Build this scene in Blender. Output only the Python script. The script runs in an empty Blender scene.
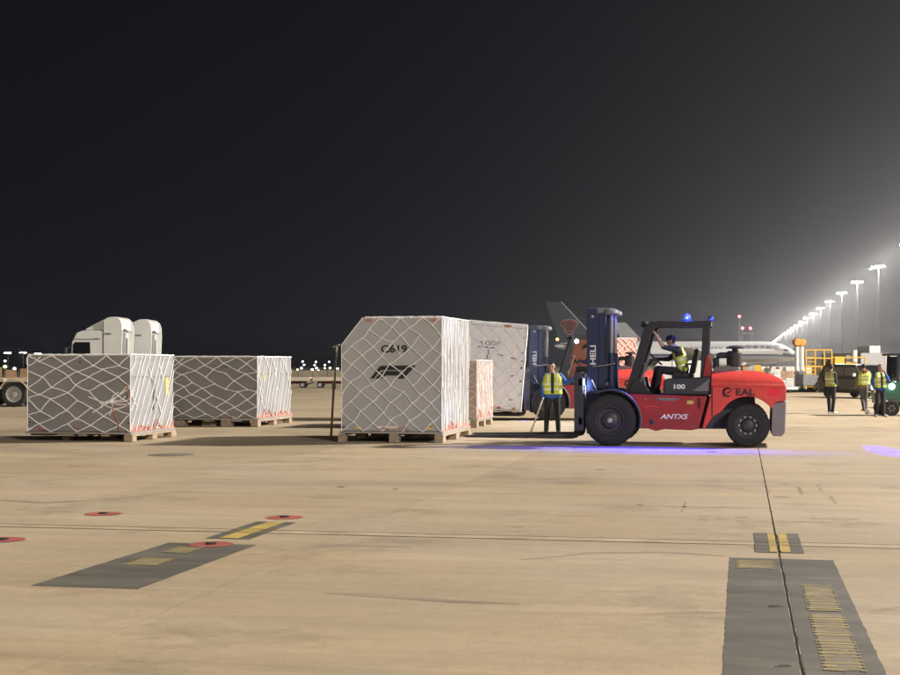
import bpy, bmesh, math, random
import numpy as np
from mathutils import Vector, Matrix

random.seed(7)
R = math.radians
SC = bpy.context.scene
COL = SC.collection

# ------------------------------------------------------------------ camera
FPX, HOR, EYE, YAW = 1440.0, 365.0, 1.65, R(11.46)
PITCH = math.atan((HOR - 337.5) / FPX)
cam_d = bpy.data.cameras.new("camera")
cam_d.sensor_width = 36.0
cam_d.lens = 36.0 * FPX / 900.0
cam_d.clip_start = 0.1
cam_d.clip_end = 9000.0
cam = bpy.data.objects.new("camera", cam_d)
cam.location = (0, 0, EYE)
cam.rotation_euler = (math.pi / 2 + PITCH, 0, YAW)
COL.objects.link(cam)
SC.camera = cam

# ------------------------------------------------------------------ night sky
W = bpy.data.worlds.new("World")
SC.world = W
W.use_nodes = True
wn, wl = W.node_tree.nodes, W.node_tree.links
wn.clear()
w_out = wn.new("ShaderNodeOutputWorld")
w_bg = wn.new("ShaderNodeBackground")
w_tc = wn.new("ShaderNodeTexCoord")
w_sep = wn.new("ShaderNodeSeparateXYZ")
w_rmp = wn.new("ShaderNodeValToRGB")
cr = w_rmp.color_ramp
cr.elements[0].position = 0.0
cr.elements[0].color = (0.0085, 0.0085, 0.0135, 1)
cr.elements[1].position = 0.6
cr.elements[1].color = (0.0018, 0.0018, 0.0034, 1)
e = cr.elements.new(0.12)
e.color = (0.0055, 0.0055, 0.0090, 1)
wl.new(w_tc.outputs["Generated"], w_sep.inputs[0])
wl.new(w_sep.outputs["Z"], w_rmp.inputs[0])
wl.new(w_rmp.outputs[0], w_bg.inputs["Color"])
w_bg.inputs["Strength"].default_value = 1.0
wl.new(w_bg.outputs[0], w_out.inputs[0])

# ------------------------------------------------------------------ exposure and sampling
SC.render.engine = "CYCLES"
SC.view_settings.view_transform = "Standard"
SC.view_settings.look = "None"
SC.view_settings.exposure = 0.0
SC.view_settings.gamma = 1.0
SC.cycles.use_denoising = True
try:
    SC.cycles.denoiser = "OPENIMAGEDENOISE"
    SC.cycles.denoising_input_passes = "RGB_ALBEDO_NORMAL"
except Exception:
    pass
SC.cycles.max_bounces = 5
SC.cycles.diffuse_bounces = 3
SC.cycles.glossy_bounces = 3
SC.cycles.transmission_bounces = 4
SC.cycles.volume_bounces = 0
SC.cycles.caustics_reflective = False
SC.cycles.caustics_refractive = False
SC.cycles.use_light_tree = True
SC.cycles.sample_clamp_indirect = 4.0

MAST_POWER = 395000.0      # every mast of the row carries the same light
MAST_SPILL = 86000.0        # light the heads leak in every direction
MAST_COLOR = (1.0, 0.955, 0.90)
HAZE_DENSITY = 0.0002


# ------------------------------------------------------------------ pixel to place
def cam_to_world(xc, yc, zc):
    """camera-aligned metres (right, forward, up from the ground) to world"""
    return Vector((xc * math.cos(YAW) - yc * math.sin(YAW), xc * math.sin(YAW) + yc * math.cos(YAW), zc))


def ray(px, py):
    a, b = (px - 450.0) / FPX, (337.5 - py) / FPX
    cp, sp = math.cos(PITCH), math.sin(PITCH)
    return a, cp - b * sp, sp + b * cp


def G(px, py, z=0.0):
    a, f, u = ray(px, py)
    t = (z - EYE) / u
    return cam_to_world(a * t, f * t, z)


def D(px, py, yc):
    a, f, u = ray(px, py)
    t = yc / f
    return cam_to_world(a * t, yc, EYE + u * t)


# ------------------------------------------------------------------ materials
MATS = {}


def mat(name, col, rough=0.6, metal=0.0, var=0.12, scale=6.0, bump=0.0, bscale=60.0, spec=0.5, emit=None, emit_s=0.0, dirt=0.0, coat=0.0):
    if name in MATS:
        return MATS[name]
    m = bpy.data.materials.new(name)
    m.use_nodes = True
    nt = m.node_tree
    n, l = nt.nodes, nt.links
    b = n["Principled BSDF"]
    b.inputs["Roughness"].default_value = rough
    b.inputs["Metallic"].default_value = metal
    b.inputs["Specular IOR Level"].default_value = spec
    if coat:
        b.inputs["Coat Weight"].default_value = coat
        b.inputs["Coat Roughness"].default_value = 0.15
    tc = n.new("ShaderNodeTexCoord")
    nz = n.new("ShaderNodeTexNoise")
    nz.inputs["Scale"].default_value = scale
    nz.inputs["Detail"].default_value = 6
    nz.inputs["Roughness"].default_value = 0.65
    l.new(tc.outputs["Object"], nz.inputs["Vector"])
    mix = n.new("ShaderNodeMix")
    mix.data_type = "RGBA"
    lo = [max(0, c * (1 - var)) for c in col]
    hi = [min(1, c * (1 + var)) for c in col]
    mix.inputs[6].default_value = (*lo, 1)
    mix.inputs[7].default_value = (*hi, 1)
    mr = n.new("ShaderNodeMapRange")
    mr.inputs[1].default_value = 0.3
    mr.inputs[2].default_value = 0.7
    l.new(nz.outputs["Fac"], mr.inputs[0])
    l.new(mr.outputs[0], mix.inputs[0])
    out = mix.outputs[2]
    if dirt:
        nd = n.new("ShaderNodeTexNoise")
        nd.inputs["Scale"].default_value = scale * 0.6
        nd.inputs["Detail"].default_value = 9
        nd.inputs["Roughness"].default_value = 0.75
        l.new(tc.outputs["Object"], nd.inputs["Vector"])
        md = n.new("ShaderNodeMapRange")
        md.inputs[1].default_value = 0.52
        md.inputs[2].default_value = 0.72
        md.inputs[4].default_value = dirt
        l.new(nd.outputs["Fac"], md.inputs[0])
        m2 = n.new("ShaderNodeMix")
        m2.data_type = "RGBA"
        l.new(md.outputs[0], m2.inputs[0])
        l.new(out, m2.inputs[6])
        m2.inputs[7].default_value = (0.07, 0.055, 0.042, 1)
        out = m2.outputs[2]
        mrr = n.new("ShaderNodeMapRange")
        mrr.inputs[3].default_value = rough
        mrr.inputs[4].default_value = min(1, rough + 0.3)
        l.new(md.outputs[0], mrr.inputs[0])
        l.new(mrr.outputs[0], b.inputs["Roughness"])
    l.new(out, b.inputs["Base Color"])
    if bump:
        nb = n.new("ShaderNodeTexNoise")
        nb.inputs["Scale"].default_value = bscale
        nb.inputs["Detail"].default_value = 5
        l.new(tc.outputs["Object"], nb.inputs["Vector"])
        bp = n.new("ShaderNodeBump")
        bp.inputs["Strength"].default_value = bump
        bp.inputs["Distance"].default_value = 0.02
        l.new(nb.outputs["Fac"], bp.inputs["Height"])
        l.new(bp.outputs[0], b.inputs["Normal"])
    if emit:
        b.inputs["Emission Color"].default_value = (*emit, 1)
        b.inputs["Emission Strength"].default_value = emit_s
        m.cycles.emission_sampling = "NONE"
    MATS[name] = m
    return m


def concrete(name, base, joints=False, slabtone=False):
    m = bpy.data.materials.new(name)
    m.use_nodes = True
    nt = m.node_tree
    n, l = nt.nodes, nt.links
    b = n["Principled BSDF"]
    geo = n.new("ShaderNodeNewGeometry")

    def noise(scale, detail=6, rough=0.6, sx=1.0, sy=1.0, off=0.0):
        mp = n.new("ShaderNodeMapping")
        mp.inputs["Scale"].default_value = (sx, sy, 1)
        mp.inputs["Location"].default_value = (off, off * 0.7, 0)
        l.new(geo.outputs["Position"], mp.inputs[0])
        z = n.new("ShaderNodeTexNoise")
        z.inputs["Scale"].default_value = scale
        z.inputs["Detail"].default_value = detail
        z.inputs["Roughness"].default_value = rough
        l.new(mp.outputs[0], z.inputs["Vector"])
        return z.outputs["Fac"]

    def rng(src, a, c, lo, hi):
        r = n.new("ShaderNodeMapRange")
        for k, v in ((1, a), (2, c), (3, lo), (4, hi)):
            r.inputs[k].default_value = v
        l.new(src, r.inputs[0])
        return r.outputs[0]

    def mul(x, y):
        k = n.new("ShaderNodeMath")
        k.operation = "MULTIPLY"
        l.new(x, k.inputs[0])
        l.new(y, k.inputs[1])
        return k.outputs[0]

    big = rng(noise(0.16, 4, 0.5), 0.3, 0.7, 0.86, 1.10)
    streak = rng(noise(0.9, 6, 0.65, 0.22, 1.0, 3), 0.3, 0.72, 1.10, 0.86)
    streak2 = rng(noise(3.2, 5, 0.6, 0.16, 1.0, 9), 0.32, 0.7, 1.05, 0.92)
    fine = mul(rng(noise(38, 4, 0.7, 1, 1, 5), 0.25, 0.75, 0.88, 1.12), rng(noise(7, 6, 0.7, 1, 1, 15), 0.3, 0.7, 0.92, 1.07))
    stain = rng(noise(0.55, 8, 0.72, 1, 1, 21), 0.54, 0.74, 1.04, 0.60)
    spot = rng(noise(2.6, 3, 0.5, 1, 1, 47), 0.70, 0.76, 1.0, 0.70)
    rubber = rng(noise(0.7, 5, 0.6, 0.10, 1.5, 77), 0.60, 0.74, 1.02, 0.66)
    v = mul(mul(mul(big, streak), mul(fine, stain)), mul(mul(spot, streak2), rubber))
    if joints:
        # far slabs, too far off to tell the joints as geometry
        sep = n.new("ShaderNodeSeparateXYZ")
        l.new(geo.outputs["Position"], sep.inputs[0])
        for ax, pitch, off in (("X", 4.12, 0.314), ("Y", 5.0, 9.95)):
            s1 = n.new("ShaderNodeMath"); s1.operation = "SUBTRACT"; s1.inputs[1].default_value = off
            l.new(sep.outputs[ax], s1.inputs[0])
            p1 = n.new("ShaderNodeMath"); p1.operation = "PINGPONG"; p1.inputs[1].default_value = pitch / 2
            l.new(s1.outputs[0], p1.inputs[0])
            v = mul(v, rng(p1.outputs[0], 0.008, 0.014, 0.45, 1.0))
    if slabtone:
        oi = n.new("ShaderNodeObjectInfo")
        v = mul(v, rng(oi.outputs["Random"], 0, 1, 0.91, 1.07))
    hue = rng(noise(0.35, 5, 0.6, 1, 1, 60), 0.3, 0.7, 0, 1)
    mx = n.new("ShaderNodeMix"); mx.data_type = "RGBA"
    mx.inputs[6].default_value = (base[0] * 1.02, base[1] * 0.99, base[2] * 0.92, 1)
    mx.inputs[7].default_value = (base[0] * 0.97, base[1] * 1.0, base[2] * 1.06, 1)
    l.new(hue, mx.inputs[0])
    vm = n.new("ShaderNodeVectorMath"); vm.operation = "SCALE"
    l.new(mx.outputs[2], vm.inputs[0])
    l.new(v, vm.inputs["Scale"])
    l.new(vm.outputs[0], b.inputs["Base Color"])
    b.inputs["Roughness"].default_value = 0.72
    l.new(rng(noise(0.8, 5, 0.6, 0.4, 1, 33), 0.3, 0.7, 0.58, 0.85), b.inputs["Roughness"])
    b.inputs["Specular IOR Level"].default_value = 0.35
    bp = n.new("ShaderNodeBump")
    bp.inputs["Strength"].default_value = 0.25
    bp.inputs["Distance"].default_value = 0.01
    l.new(noise(70, 5, 0.7, 1, 1, 2), bp.inputs["Height"])
    l.new(bp.outputs[0], b.inputs["Normal"])
    return m


def worn_paint(name, col, under, cover=0.5, scale=14, sx=1.0, sy=1.0, sharp=0.10):
    """paint worn through to the concrete below; wear has a shape of its own"""
    m = bpy.data.materials.new(name)
    m.use_nodes = True
    nt = m.node_tree
    n, l = nt.nodes, nt.links
    b = n["Principled BSDF"]
    geo = n.new("ShaderNodeNewGeometry")
    mp = n.new("ShaderNodeMapping")
    mp.inputs["Scale"].default_value = (sx, sy, 1)
    l.new(geo.outputs["Position"], mp.inputs[0])
    z = n.new("ShaderNodeTexNoise")
    z.inputs["Scale"].default_value = scale
    z.inputs["Detail"].default_value = 8
    z.inputs["Roughness"].default_value = 0.7
    l.new(mp.outputs[0], z.inputs["Vector"])
    r = n.new("ShaderNodeMapRange")
    r.inputs[1].default_value = cover - sharp
    r.inputs[2].default_value = cover + sharp
    l.new(z.outputs["Fac"], r.inputs[0])
    z2 = n.new("ShaderNodeTexNoise")
    z2.inputs["Scale"].default_value = 2.2
    z2.inputs["Detail"].default_value = 7
    l.new(mp.outputs[0], z2.inputs["Vector"])
    r2 = n.new("ShaderNodeMapRange")
    r2.inputs[1].default_value = 0.3; r2.inputs[2].default_value = 0.7
    r2.inputs[3].default_value = 0.72; r2.inputs[4].default_value = 1.25
    l.new(z2.outputs["Fac"], r2.inputs[0])
    mx = n.new("ShaderNodeMix"); mx.data_type = "RGBA"
    mx.inputs[6].default_value = (*col, 1)
    mx.inputs[7].default_value = (*under, 1)
    l.new(r.outputs[0], mx.inputs[0])
    vm = n.new("ShaderNodeVectorMath"); vm.operation = "SCALE"
    l.new(mx.outputs[2], vm.inputs[0]); l.new(r2.outputs[0], vm.inputs["Scale"])
    l.new(vm.outputs[0], b.inputs["Base Color"])
    b.inputs["Roughness"].default_value = 0.7
    b.inputs["Specular IOR Level"].default_value = 0.3
    MATS[name] = m
    return m


def hexmat(name, rgb, **k):
    return mat(name, rgb, **k)


# ------------------------------------------------------------------ mesh builder
class MB:
    def __init__(s):
        s.v, s.f, s.m = [], [], []

    def add(s, verts, faces, mi=0):
        o = len(s.v)
        s.v += [tuple(p) for p in verts]
        s.f += [tuple(i + o for i in f) for f in faces]
        s.m += [mi] * len(faces)
        return s

    def box(s, x0, x1, y0, y1, z0, z1, mi=0):
        v = [(x, y, z) for z in (z0, z1) for y in (y0, y1) for x in (x0, x1)]
        return s.add(v, [(0, 2, 3, 1), (4, 5, 7, 6), (0, 1, 5, 4), (2, 6, 7, 3), (0, 4, 6, 2), (1, 3, 7, 5)], mi)

    def prism(s, poly, y0, y1, mi=0):
        """poly in (x, z), extruded along y"""
        a = sum(poly[i][0] * poly[(i + 1) % len(poly)][1] - poly[(i + 1) % len(poly)][0] * poly[i][1] for i in range(len(poly)))
        if a < 0:
            poly = poly[::-1]
        n = len(poly)
        v = [(x, y0, z) for x, z in poly] + [(x, y1, z) for x, z in poly]
        f = [tuple(range(n)), tuple(range(2 * n - 1, n - 1, -1))]
        f += [(i, i + n, (i + 1) % n + n, (i + 1) % n) for i in range(n)]
        return s.add(v, f, mi)

    def plate(s, poly, z, mi=0):
        return s.add([(x, y, z) for x, y in poly], [tuple(range(len(poly)))], mi)

    def tube(s, pts, r, n=8, mi=0, cap=True):
        pts = [Vector(p) for p in pts]
        rs = r if isinstance(r, (list, tuple)) else [r] * len(pts)
        rings = []
        up = Vector((0, 0, 1))
        for i, p in enumerate(pts):
            d = (pts[min(i + 1, len(pts) - 1)] - pts[max(i - 1, 0)])
            if d.length < 1e-9:
                d = Vector((0, 0, 1))
            d.normalize()
            ref = up if abs(d.dot(up)) < 0.95 else Vector((1, 0, 0))
            a = d.cross(ref).normalized()
            b = d.cross(a).normalized()
            rings.append([p + (a * math.cos(t) + b * math.sin(t)) * rs[i] for t in [2 * math.pi * (k + 0.5) / n for k in range(n)]])
        v = [q for ring in rings for q in ring]
        f = []
        for i in range(len(pts) - 1):
            for k in range(n):
                f.append((i * n + k, i * n + (k + 1) % n, (i + 1) * n + (k + 1) % n, (i + 1) * n + k))
        if cap:
            f.append(tuple(range(n - 1, -1, -1)))
            f.append(tuple((len(pts) - 1) * n + k for k in range(n)))
        return s.add(v, f, mi)

    def lathe(s, prof, c, axis="y", n=32, mi=0, caps=(True, True)):
        """prof = [(radius, along)]"""
        v = []
        for r, a in prof:
            for k in range(n):
                t = 2 * math.pi * k / n
                x, y = r * math.cos(t), r * math.sin(t)
                p = {"y": (x, a, y), "x": (a, x, y), "z": (x, y, a)}[axis]
                v.append((p[0] + c[0], p[1] + c[1], p[2] + c[2]))
        f = []
        for i in range(len(prof) - 1):
            for k in range(n):
                f.append((i * n + k, i * n + (k + 1) % n, (i + 1) * n + (k + 1) % n, (i + 1) * n + k))
        if caps[0]:
            f.append(tuple(range(n)))
        if caps[1]:
            f.append(tuple((len(prof) - 1) * n + k for k in range(n - 1, -1, -1)))
        return s.add(v, f, mi)

    def loft(s, rings, mi=0, cap=True):
        n = len(rings[0])
        v = [p for r in rings for p in r]
        f = []
        for i in range(len(rings) - 1):
            for k in range(n):
                f.append((i * n + k, i * n + (k + 1) % n, (i + 1) * n + (k + 1) % n, (i + 1) * n + k))
        if cap:
            f.append(tuple(range(n)))
            f.append(tuple((len(rings) - 1) * n + k for k in range(n - 1, -1, -1)))
        return s.add(v, f, mi)

    def move(s, off):
        s.v = [(x + off[0], y + off[1], z + off[2]) for x, y, z in s.v]
        return s

    def build(s, name, mats, parent=None, bevel=0.0, smooth=False, segs=2):
        me = bpy.data.meshes.new(name)
        me.from_pydata(s.v, [], s.f)
        for m_ in (mats if isinstance(mats, (list, tuple)) else [mats]):
            me.materials.append(m_)
        me.polygons.foreach_set("material_index", s.m)
        bm = bmesh.new(); bm.from_mesh(me)
        bmesh.ops.recalc_face_normals(bm, faces=bm.faces)
        bm.to_mesh(me); bm.free()
        me.update()
        if smooth:
            me.polygons.foreach_set("use_smooth", [True] * len(me.polygons))
            try:
                me.set_sharp_from_angle(angle=R(38))
            except Exception:
                pass
        o = bpy.data.objects.new(name, me)
        COL.objects.link(o)
        o.parent = parent
        if bevel:
            bv = o.modifiers.new("bevel", "BEVEL")
            bv.width = bevel; bv.segments = segs; bv.limit_method = "ANGLE"; bv.angle_limit = R(35)
            if not smooth:
                me.polygons.foreach_set("use_smooth", [True] * len(me.polygons))
                try:
                    me.set_sharp_from_angle(angle=R(30))
                except Exception:
                    pass
                bv.harden_normals = True
        return o


def thing(name, label, cat, loc=(0, 0, 0), rz=0.0, group=None):
    o = bpy.data.objects.new(name, None)
    o.empty_display_size = 0.2
    COL.objects.link(o)
    o.location = loc
    o.rotation_euler = (0, 0, rz)
    tag(o, label, cat, group)
    return o


def tag(o, label, cat, group=None):
    o["label"] = label
    o["category"] = cat
    if group:
        o["group"] = group
    return o


def copy_tree(o, parent=None):
    c = o.copy()
    COL.objects.link(c)
    c.parent = parent
    for ch in list(o.children):
        copy_tree(ch, c)
    return c


def text_mesh(name, body, size, material, parent, loc, rot=(math.pi / 2, 0, 0), extrude=0.002, sx=1.0, shear=0.0, align="CENTER", spacing=1.0, offset=0.0):
    cu = bpy.data.curves.new(name, "FONT")
    cu.body = body
    cu.size = size
    cu.extrude = extrude
    cu.align_x = align
    cu.align_y = "CENTER"
    cu.shear = shear
    cu.space_character = spacing
    cu.offset = offset
    tmp = bpy.data.objects.new("tmp_text", cu)
    COL.objects.link(tmp)
    dg = bpy.context.evaluated_depsgraph_get()
    me = bpy.data.meshes.new_from_object(tmp.evaluated_get(dg))
    bpy.data.objects.remove(tmp)
    bpy.data.curves.remove(cu)
    me.name = name
    me.materials.clear()
    me.materials.append(material)
    o = bpy.data.objects.new(name, me)
    COL.objects.link(o)
    o.parent = parent
    o.location = loc
    o.rotation_euler = rot
    o.scale = (sx, 1, 1)
    o["kind"] = "stuff"
    return o


# ------------------------------------------------------------------ shared materials
M_CONC = concrete("apron_concrete", (0.390, 0.301, 0.196), slabtone=True)
M_CONC_FAR = concrete("apron_concrete_far", (0.390, 0.301, 0.196), joints=True)
M_JOINT = mat("joint_sealant", (0.022, 0.018, 0.014), rough=0.95, spec=0.1)
M_PANEL = worn_paint("dark_panel_paint", (0.110, 0.098, 0.078), (0.165, 0.142, 0.105), cover=0.58, scale=3.0, sx=0.35)
M_YEL = worn_paint("yellow_marking", (0.43, 0.30, 0.075), (0.33, 0.25, 0.14), cover=0.60, scale=12)
M_YELOLD = worn_paint("yellow_lettering", (0.42, 0.325, 0.11), (0.27, 0.215, 0.13), cover=0.52, scale=9, sx=0.6)
M_YELBASE = worn_paint("lettering_wear", (0.29, 0.23, 0.13), (0.17, 0.145, 0.10), cover=0.50, scale=4, sx=0.8, sharp=0.2)
M_LINE_Y = worn_paint("line_yellow_worn", (0.41, 0.315, 0.19), (0.42, 0.325, 0.22), cover=0.45, scale=5)
M_LINE_K = worn_paint("line_border_black", (0.13, 0.097, 0.065), (0.20, 0.15, 0.10), cover=0.62, scale=6)
M_LINE_F = worn_paint("line_border_faint", (0.24, 0.18, 0.10), (0.42, 0.30, 0.10), cover=0.55, scale=9)
M_REDP = worn_paint("red_paint", (0.36, 0.075, 0.06), (0.33, 0.17, 0.125), cover=0.58, scale=16)
M_IRON = mat("cast_iron", (0.03, 0.027, 0.025), rough=0.7)
M_GHOST = worn_paint("ghost_marking", (0.27, 0.205, 0.14), (0.37, 0.285, 0.195), cover=0.50, scale=7)
M_SKID = worn_paint("tyre_rubber_trace", (0.25, 0.19, 0.13), (0.365, 0.28, 0.19), cover=0.44, scale=3.5, sx=0.25, sharp=0.14)
M_OIL = worn_paint("oil_trace", (0.045, 0.038, 0.03), (0.15, 0.12, 0.085), cover=0.6, scale=20)

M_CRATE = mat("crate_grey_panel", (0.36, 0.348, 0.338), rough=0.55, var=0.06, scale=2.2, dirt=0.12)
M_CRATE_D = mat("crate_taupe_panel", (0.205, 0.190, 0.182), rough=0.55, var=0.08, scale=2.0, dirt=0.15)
M_CRATE_S = mat("crate_side_lit_tone", (0.27, 0.262, 0.265), rough=0.5, var=0.10, scale=2.0, dirt=0.15)  # side tone set apart from the body to paint in how light falls
M_CRATE_W = mat("crate_white_panel", (0.76, 0.76, 0.81), rough=0.45, var=0.06, scale=2.5, dirt=0.05)
M_CRATE_P = mat("crate_salmon_panel", (0.66, 0.27, 0.21), rough=0.6, var=0.1)
M_CRATE_B = mat("crate_brown_panel", (0.42, 0.33, 0.27), rough=0.6, var=0.1)
M_ALU = mat("aluminium_sheet", (0.55, 0.53, 0.50), rough=0.42, metal=0.75, var=0.12, dirt=0.25)
M_WOOD = mat("timber_bearer", (0.33, 0.25, 0.17), rough=0.85, var=0.25, scale=5, bump=0.3)
M_CORDW = mat("bright_net_cord", (0.88, 0.87, 0.88), rough=0.8, var=0.05, scale=18)
M_CORD = mat("white_net_cord", (0.82, 0.79, 0.75), rough=0.85, var=0.12, scale=18)
M_CORDR = mat("red_net_strap", (0.46, 0.20, 0.14), rough=0.8, var=0.45, scale=9)
M_CORDP = mat("pale_red_net_cord", (0.74, 0.60, 0.55), rough=0.85, var=0.15, scale=14)
M_BLK = mat("black_print", (0.012, 0.012, 0.013), rough=0.5)
M_LABEL = mat("paper_label", (0.75, 0.74, 0.70), rough=0.7, var=0.05)
M_LABELY = mat("yellow_label", (0.62, 0.46, 0.12), rough=0.7)
M_WRAP = mat("clear_wrap_bundle", (0.62, 0.60, 0.56), rough=0.35, var=0.2, scale=3, bump=0.5, bscale=9)

M_RED = mat("truck_red_paint", (0.34, 0.020, 0.026), rough=0.36, var=0.16, scale=3, dirt=0.35, coat=0.25)
M_CWT = mat("counterweight_lit_red", (0.70, 0.060, 0.048), rough=0.42, var=0.12, scale=3, dirt=0.30, coat=0.2)  # same truck red, brighter and more orange to paint in the highlight
M_NAVY = mat("mast_navy_bluelit", (0.017, 0.026, 0.075), rough=0.38, var=0.2, dirt=0.06)  # navy paint pushed bluer to take in the blue lamps' light
M_DARK = mat("dark_grey_plastic", (0.030, 0.033, 0.042), rough=0.5, var=0.15)
M_GUARD = mat("guard_black_paint", (0.016, 0.017, 0.022), rough=0.42)
M_GREYM = mat("grey_cast_metal", (0.17, 0.17, 0.18), rough=0.5, var=0.2, dirt=0.3)
M_BUMP = mat("counterweight_grey_paint", (0.22, 0.20, 0.21), rough=0.55, var=0.12, dirt=0.2)
M_STEEL = mat("bare_steel", (0.42, 0.42, 0.44), rough=0.3, metal=0.9, var=0.1)
M_FORK = mat("fork_steel", (0.055, 0.050, 0.048), rough=0.55, metal=0.4, var=0.3, dirt=0.3)
M_TYRE = mat("tyre_rubber", (0.020, 0.019, 0.018), rough=0.82, var=0.25, scale=9, bump=0.2, dirt=0.2)
M_RIM = mat("dark_wheel_rim", (0.035, 0.034, 0.034), rough=0.5, var=0.3, dirt=0.35)
M_RIMW = mat("light_wheel_rim", (0.42, 0.40, 0.37), rough=0.45, metal=0.3, var=0.2, dirt=0.3)
M_BOLT = mat("wheel_bolt_steel", (0.55, 0.55, 0.54), rough=0.35, metal=0.6)
M_WHITE = mat("white_lettering", (0.80, 0.80, 0.80), rough=0.5, var=0.03)
M_TAIL = mat("tail_light_lens", (0.55, 0.015, 0.03), rough=0.15, emit=(1, 0.06, 0.10), emit_s=0.22)
M_BLUE = mat("lit_blue_beacon", (0.05, 0.07, 0.9), rough=0.2, emit=(0.012, 0.03, 1.0), emit_s=5)
M_BLUEC = mat("lit_blue_core", (0.4, 0.5, 1.0), rough=0.2, emit=(0.18, 0.35, 1.0), emit_s=5)
M_LAMPW = mat("lit_white_lens", (0.9, 0.9, 0.9), rough=0.2, emit=(0.92, 0.95, 1.0), emit_s=14)
M_LAMPO = mat("lit_amber_lens", (0.9, 0.4, 0.1), rough=0.2, emit=(1.0, 0.42, 0.10), emit_s=5)
M_LAMPR = mat("lit_red_lens", (0.9, 0.1, 0.1), rough=0.2, emit=(1.0, 0.10, 0.12), emit_s=9)
M_LAMPG = mat("lit_green_lens", (0.5, 0.9, 0.3), rough=0.2, emit=(0.75, 1.0, 0.25), emit_s=5)
M_FLOOD = mat("lit_floodlight_lens", (0.95, 0.92, 0.85), rough=0.2, emit=(1.0, 0.90, 0.68), emit_s=40)
M_GALV = mat("galvanised_pole", (0.30, 0.30, 0.30), rough=0.6, metal=0.2, var=0.1)
M_GLASS = mat("dark_glass", (0.010, 0.011, 0.013), rough=0.08, var=0.05, spec=0.8)
M_SEAT = mat("black_vinyl", (0.018, 0.018, 0.019), rough=0.6)
M_TRUCKW = mat("truck_white_paint", (0.62, 0.61, 0.57), rough=0.35, var=0.05, scale=2, dirt=0.08, coat=0.3)
M_YLOAD = mat("loader_yellow_paint", (0.62, 0.36, 0.04), rough=0.45, var=0.12, dirt=0.2)
M_ORANGE = mat("orange_padding", (0.52, 0.25, 0.045), rough=0.6)
M_GREEN = mat("tug_green_paint", (0.022, 0.13, 0.085), rough=0.4, var=0.1, dirt=0.12, coat=0.2)
M_SUV = mat("suv_dark_paint", (0.085, 0.078, 0.070), rough=0.35, coat=0.3, dirt=0.12)
M_BOXG = mat("grey_box_panel", (0.34, 0.325, 0.315), rough=0.6, var=0.06, dirt=0.1)
M_PLANE = mat("aircraft_white_paint", (0.74, 0.74, 0.72), rough=0.32, var=0.03, scale=0.3)
M_PLANEB = mat("aircraft_blue_band", (0.10, 0.12, 0.20), rough=0.35)
M_PLANEG = mat("aircraft_grey_belly", (0.42, 0.43, 0.42), rough=0.4)
M_FIN = mat("aircraft_fin_blue", (0.004, 0.013, 0.030), rough=0.35)
M_KAPOK = mat("fin_emblem_red", (0.24, 0.045, 0.038), rough=0.5)
M_KAPOKW = mat("fin_emblem_edge", (0.36, 0.25, 0.22), rough=0.5)
M_TAN = mat("fence_tan_panel", (0.36, 0.29, 0.20), rough=0.8, var=0.3, scale=0.8)
M_PLANK = mat("stake_plank_wood", (0.40, 0.25, 0.14), rough=0.8, var=0.35, scale=3)

# ------------------------------------------------------------------ apron: slabs, joints, paint
JX, PX, JY, PY = 0.314, 4.12, 9.95, 5.0
IX = (-7, 6)           # slab columns
IY = (-2, 7)           # slab rows
SX0, SX1 = JX + IX[0] * PX, JX + IX[1] * PX
SY0, SY1 = JY + IY[0] * PY, JY + IY[1] * PY
b = MB()
FX0, FX1, FY0, FY1 = -3500.0, 3500.0, -400.0, 7000.0
xs = [FX0, SX0, SX1, FX1]
ys = [FY0, SY0, SY1, FY1]
for i in range(3):
    for j in range(3):
        if i == 1 and j == 1:
            continue
        b.plate([(xs[i], ys[j]), (xs[i + 1], ys[j]), (xs[i + 1], ys[j + 1]), (xs[i], ys[j + 1])], 0.0, 0)
b.plate([(SX0 - 0.5, SY0 - 0.5), (SX1 + 0.5, SY0 - 0.5), (SX1 + 0.5, SY1 + 0.5), (SX0 - 0.5, SY1 + 0.5)], -0.0010, 1)
apron = b.build("apron", [M_CONC_FAR, M_JOINT])
apron["kind"] = "structure"

gx, gy = 0.0022, 0.0025
sb = MB()
hx, hy, ch = PX / 2 - gx, PY / 2 - gy, 0.0004
sb.loft([[(-hx, -hy, -0.014), (hx, -hy, -0.014), (hx, hy, -0.014), (-hx, hy, -0.014)],
         [(-hx, -hy, -ch), (hx, -hy, -ch), (hx, hy, -ch), (-hx, hy, -ch)],
         [(-hx + ch, -hy + ch, 0), (hx - ch, -hy + ch, 0), (hx - ch, hy - ch, 0), (-hx + ch, hy - ch, 0)]])
slab0 = sb.build("concrete_slab", M_CONC, apron)
first = True
for i in range(IX[0], IX[1]):
    for j in range(IY[0], IY[1]):
        o = slab0 if first else slab0.copy()
        if not first:
            COL.objects.link(o)
            o.parent = apron
        first = False
        o.location = (JX + (i + 0.5) * PX, JY + (j + 0.5) * PY, random.uniform(-0.0003, 0.0))


# dark sealant squeezed out along the joint on the right
for j in range(IY[0], IY[1]):
    bb_ = MB()
    rr_s = random.Random(100 + j)
    n_ = 26
    L_ = [(JX - 0.004 - rr_s.uniform(0, 0.005), JY + j * PY + PY * q / n_) for q in range(n_ + 1)]
    R_ = [(JX + 0.004 + rr_s.uniform(0, 0.005), JY + j * PY + PY * q / n_) for q in range(n_ + 1)]
    for q in range(n_):
        bb_.plate([L_[q], R_[q], R_[q + 1], L_[q + 1]], 0.0022)
    bb_.build("joint_sealant", M_JOINT, apron)


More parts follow.
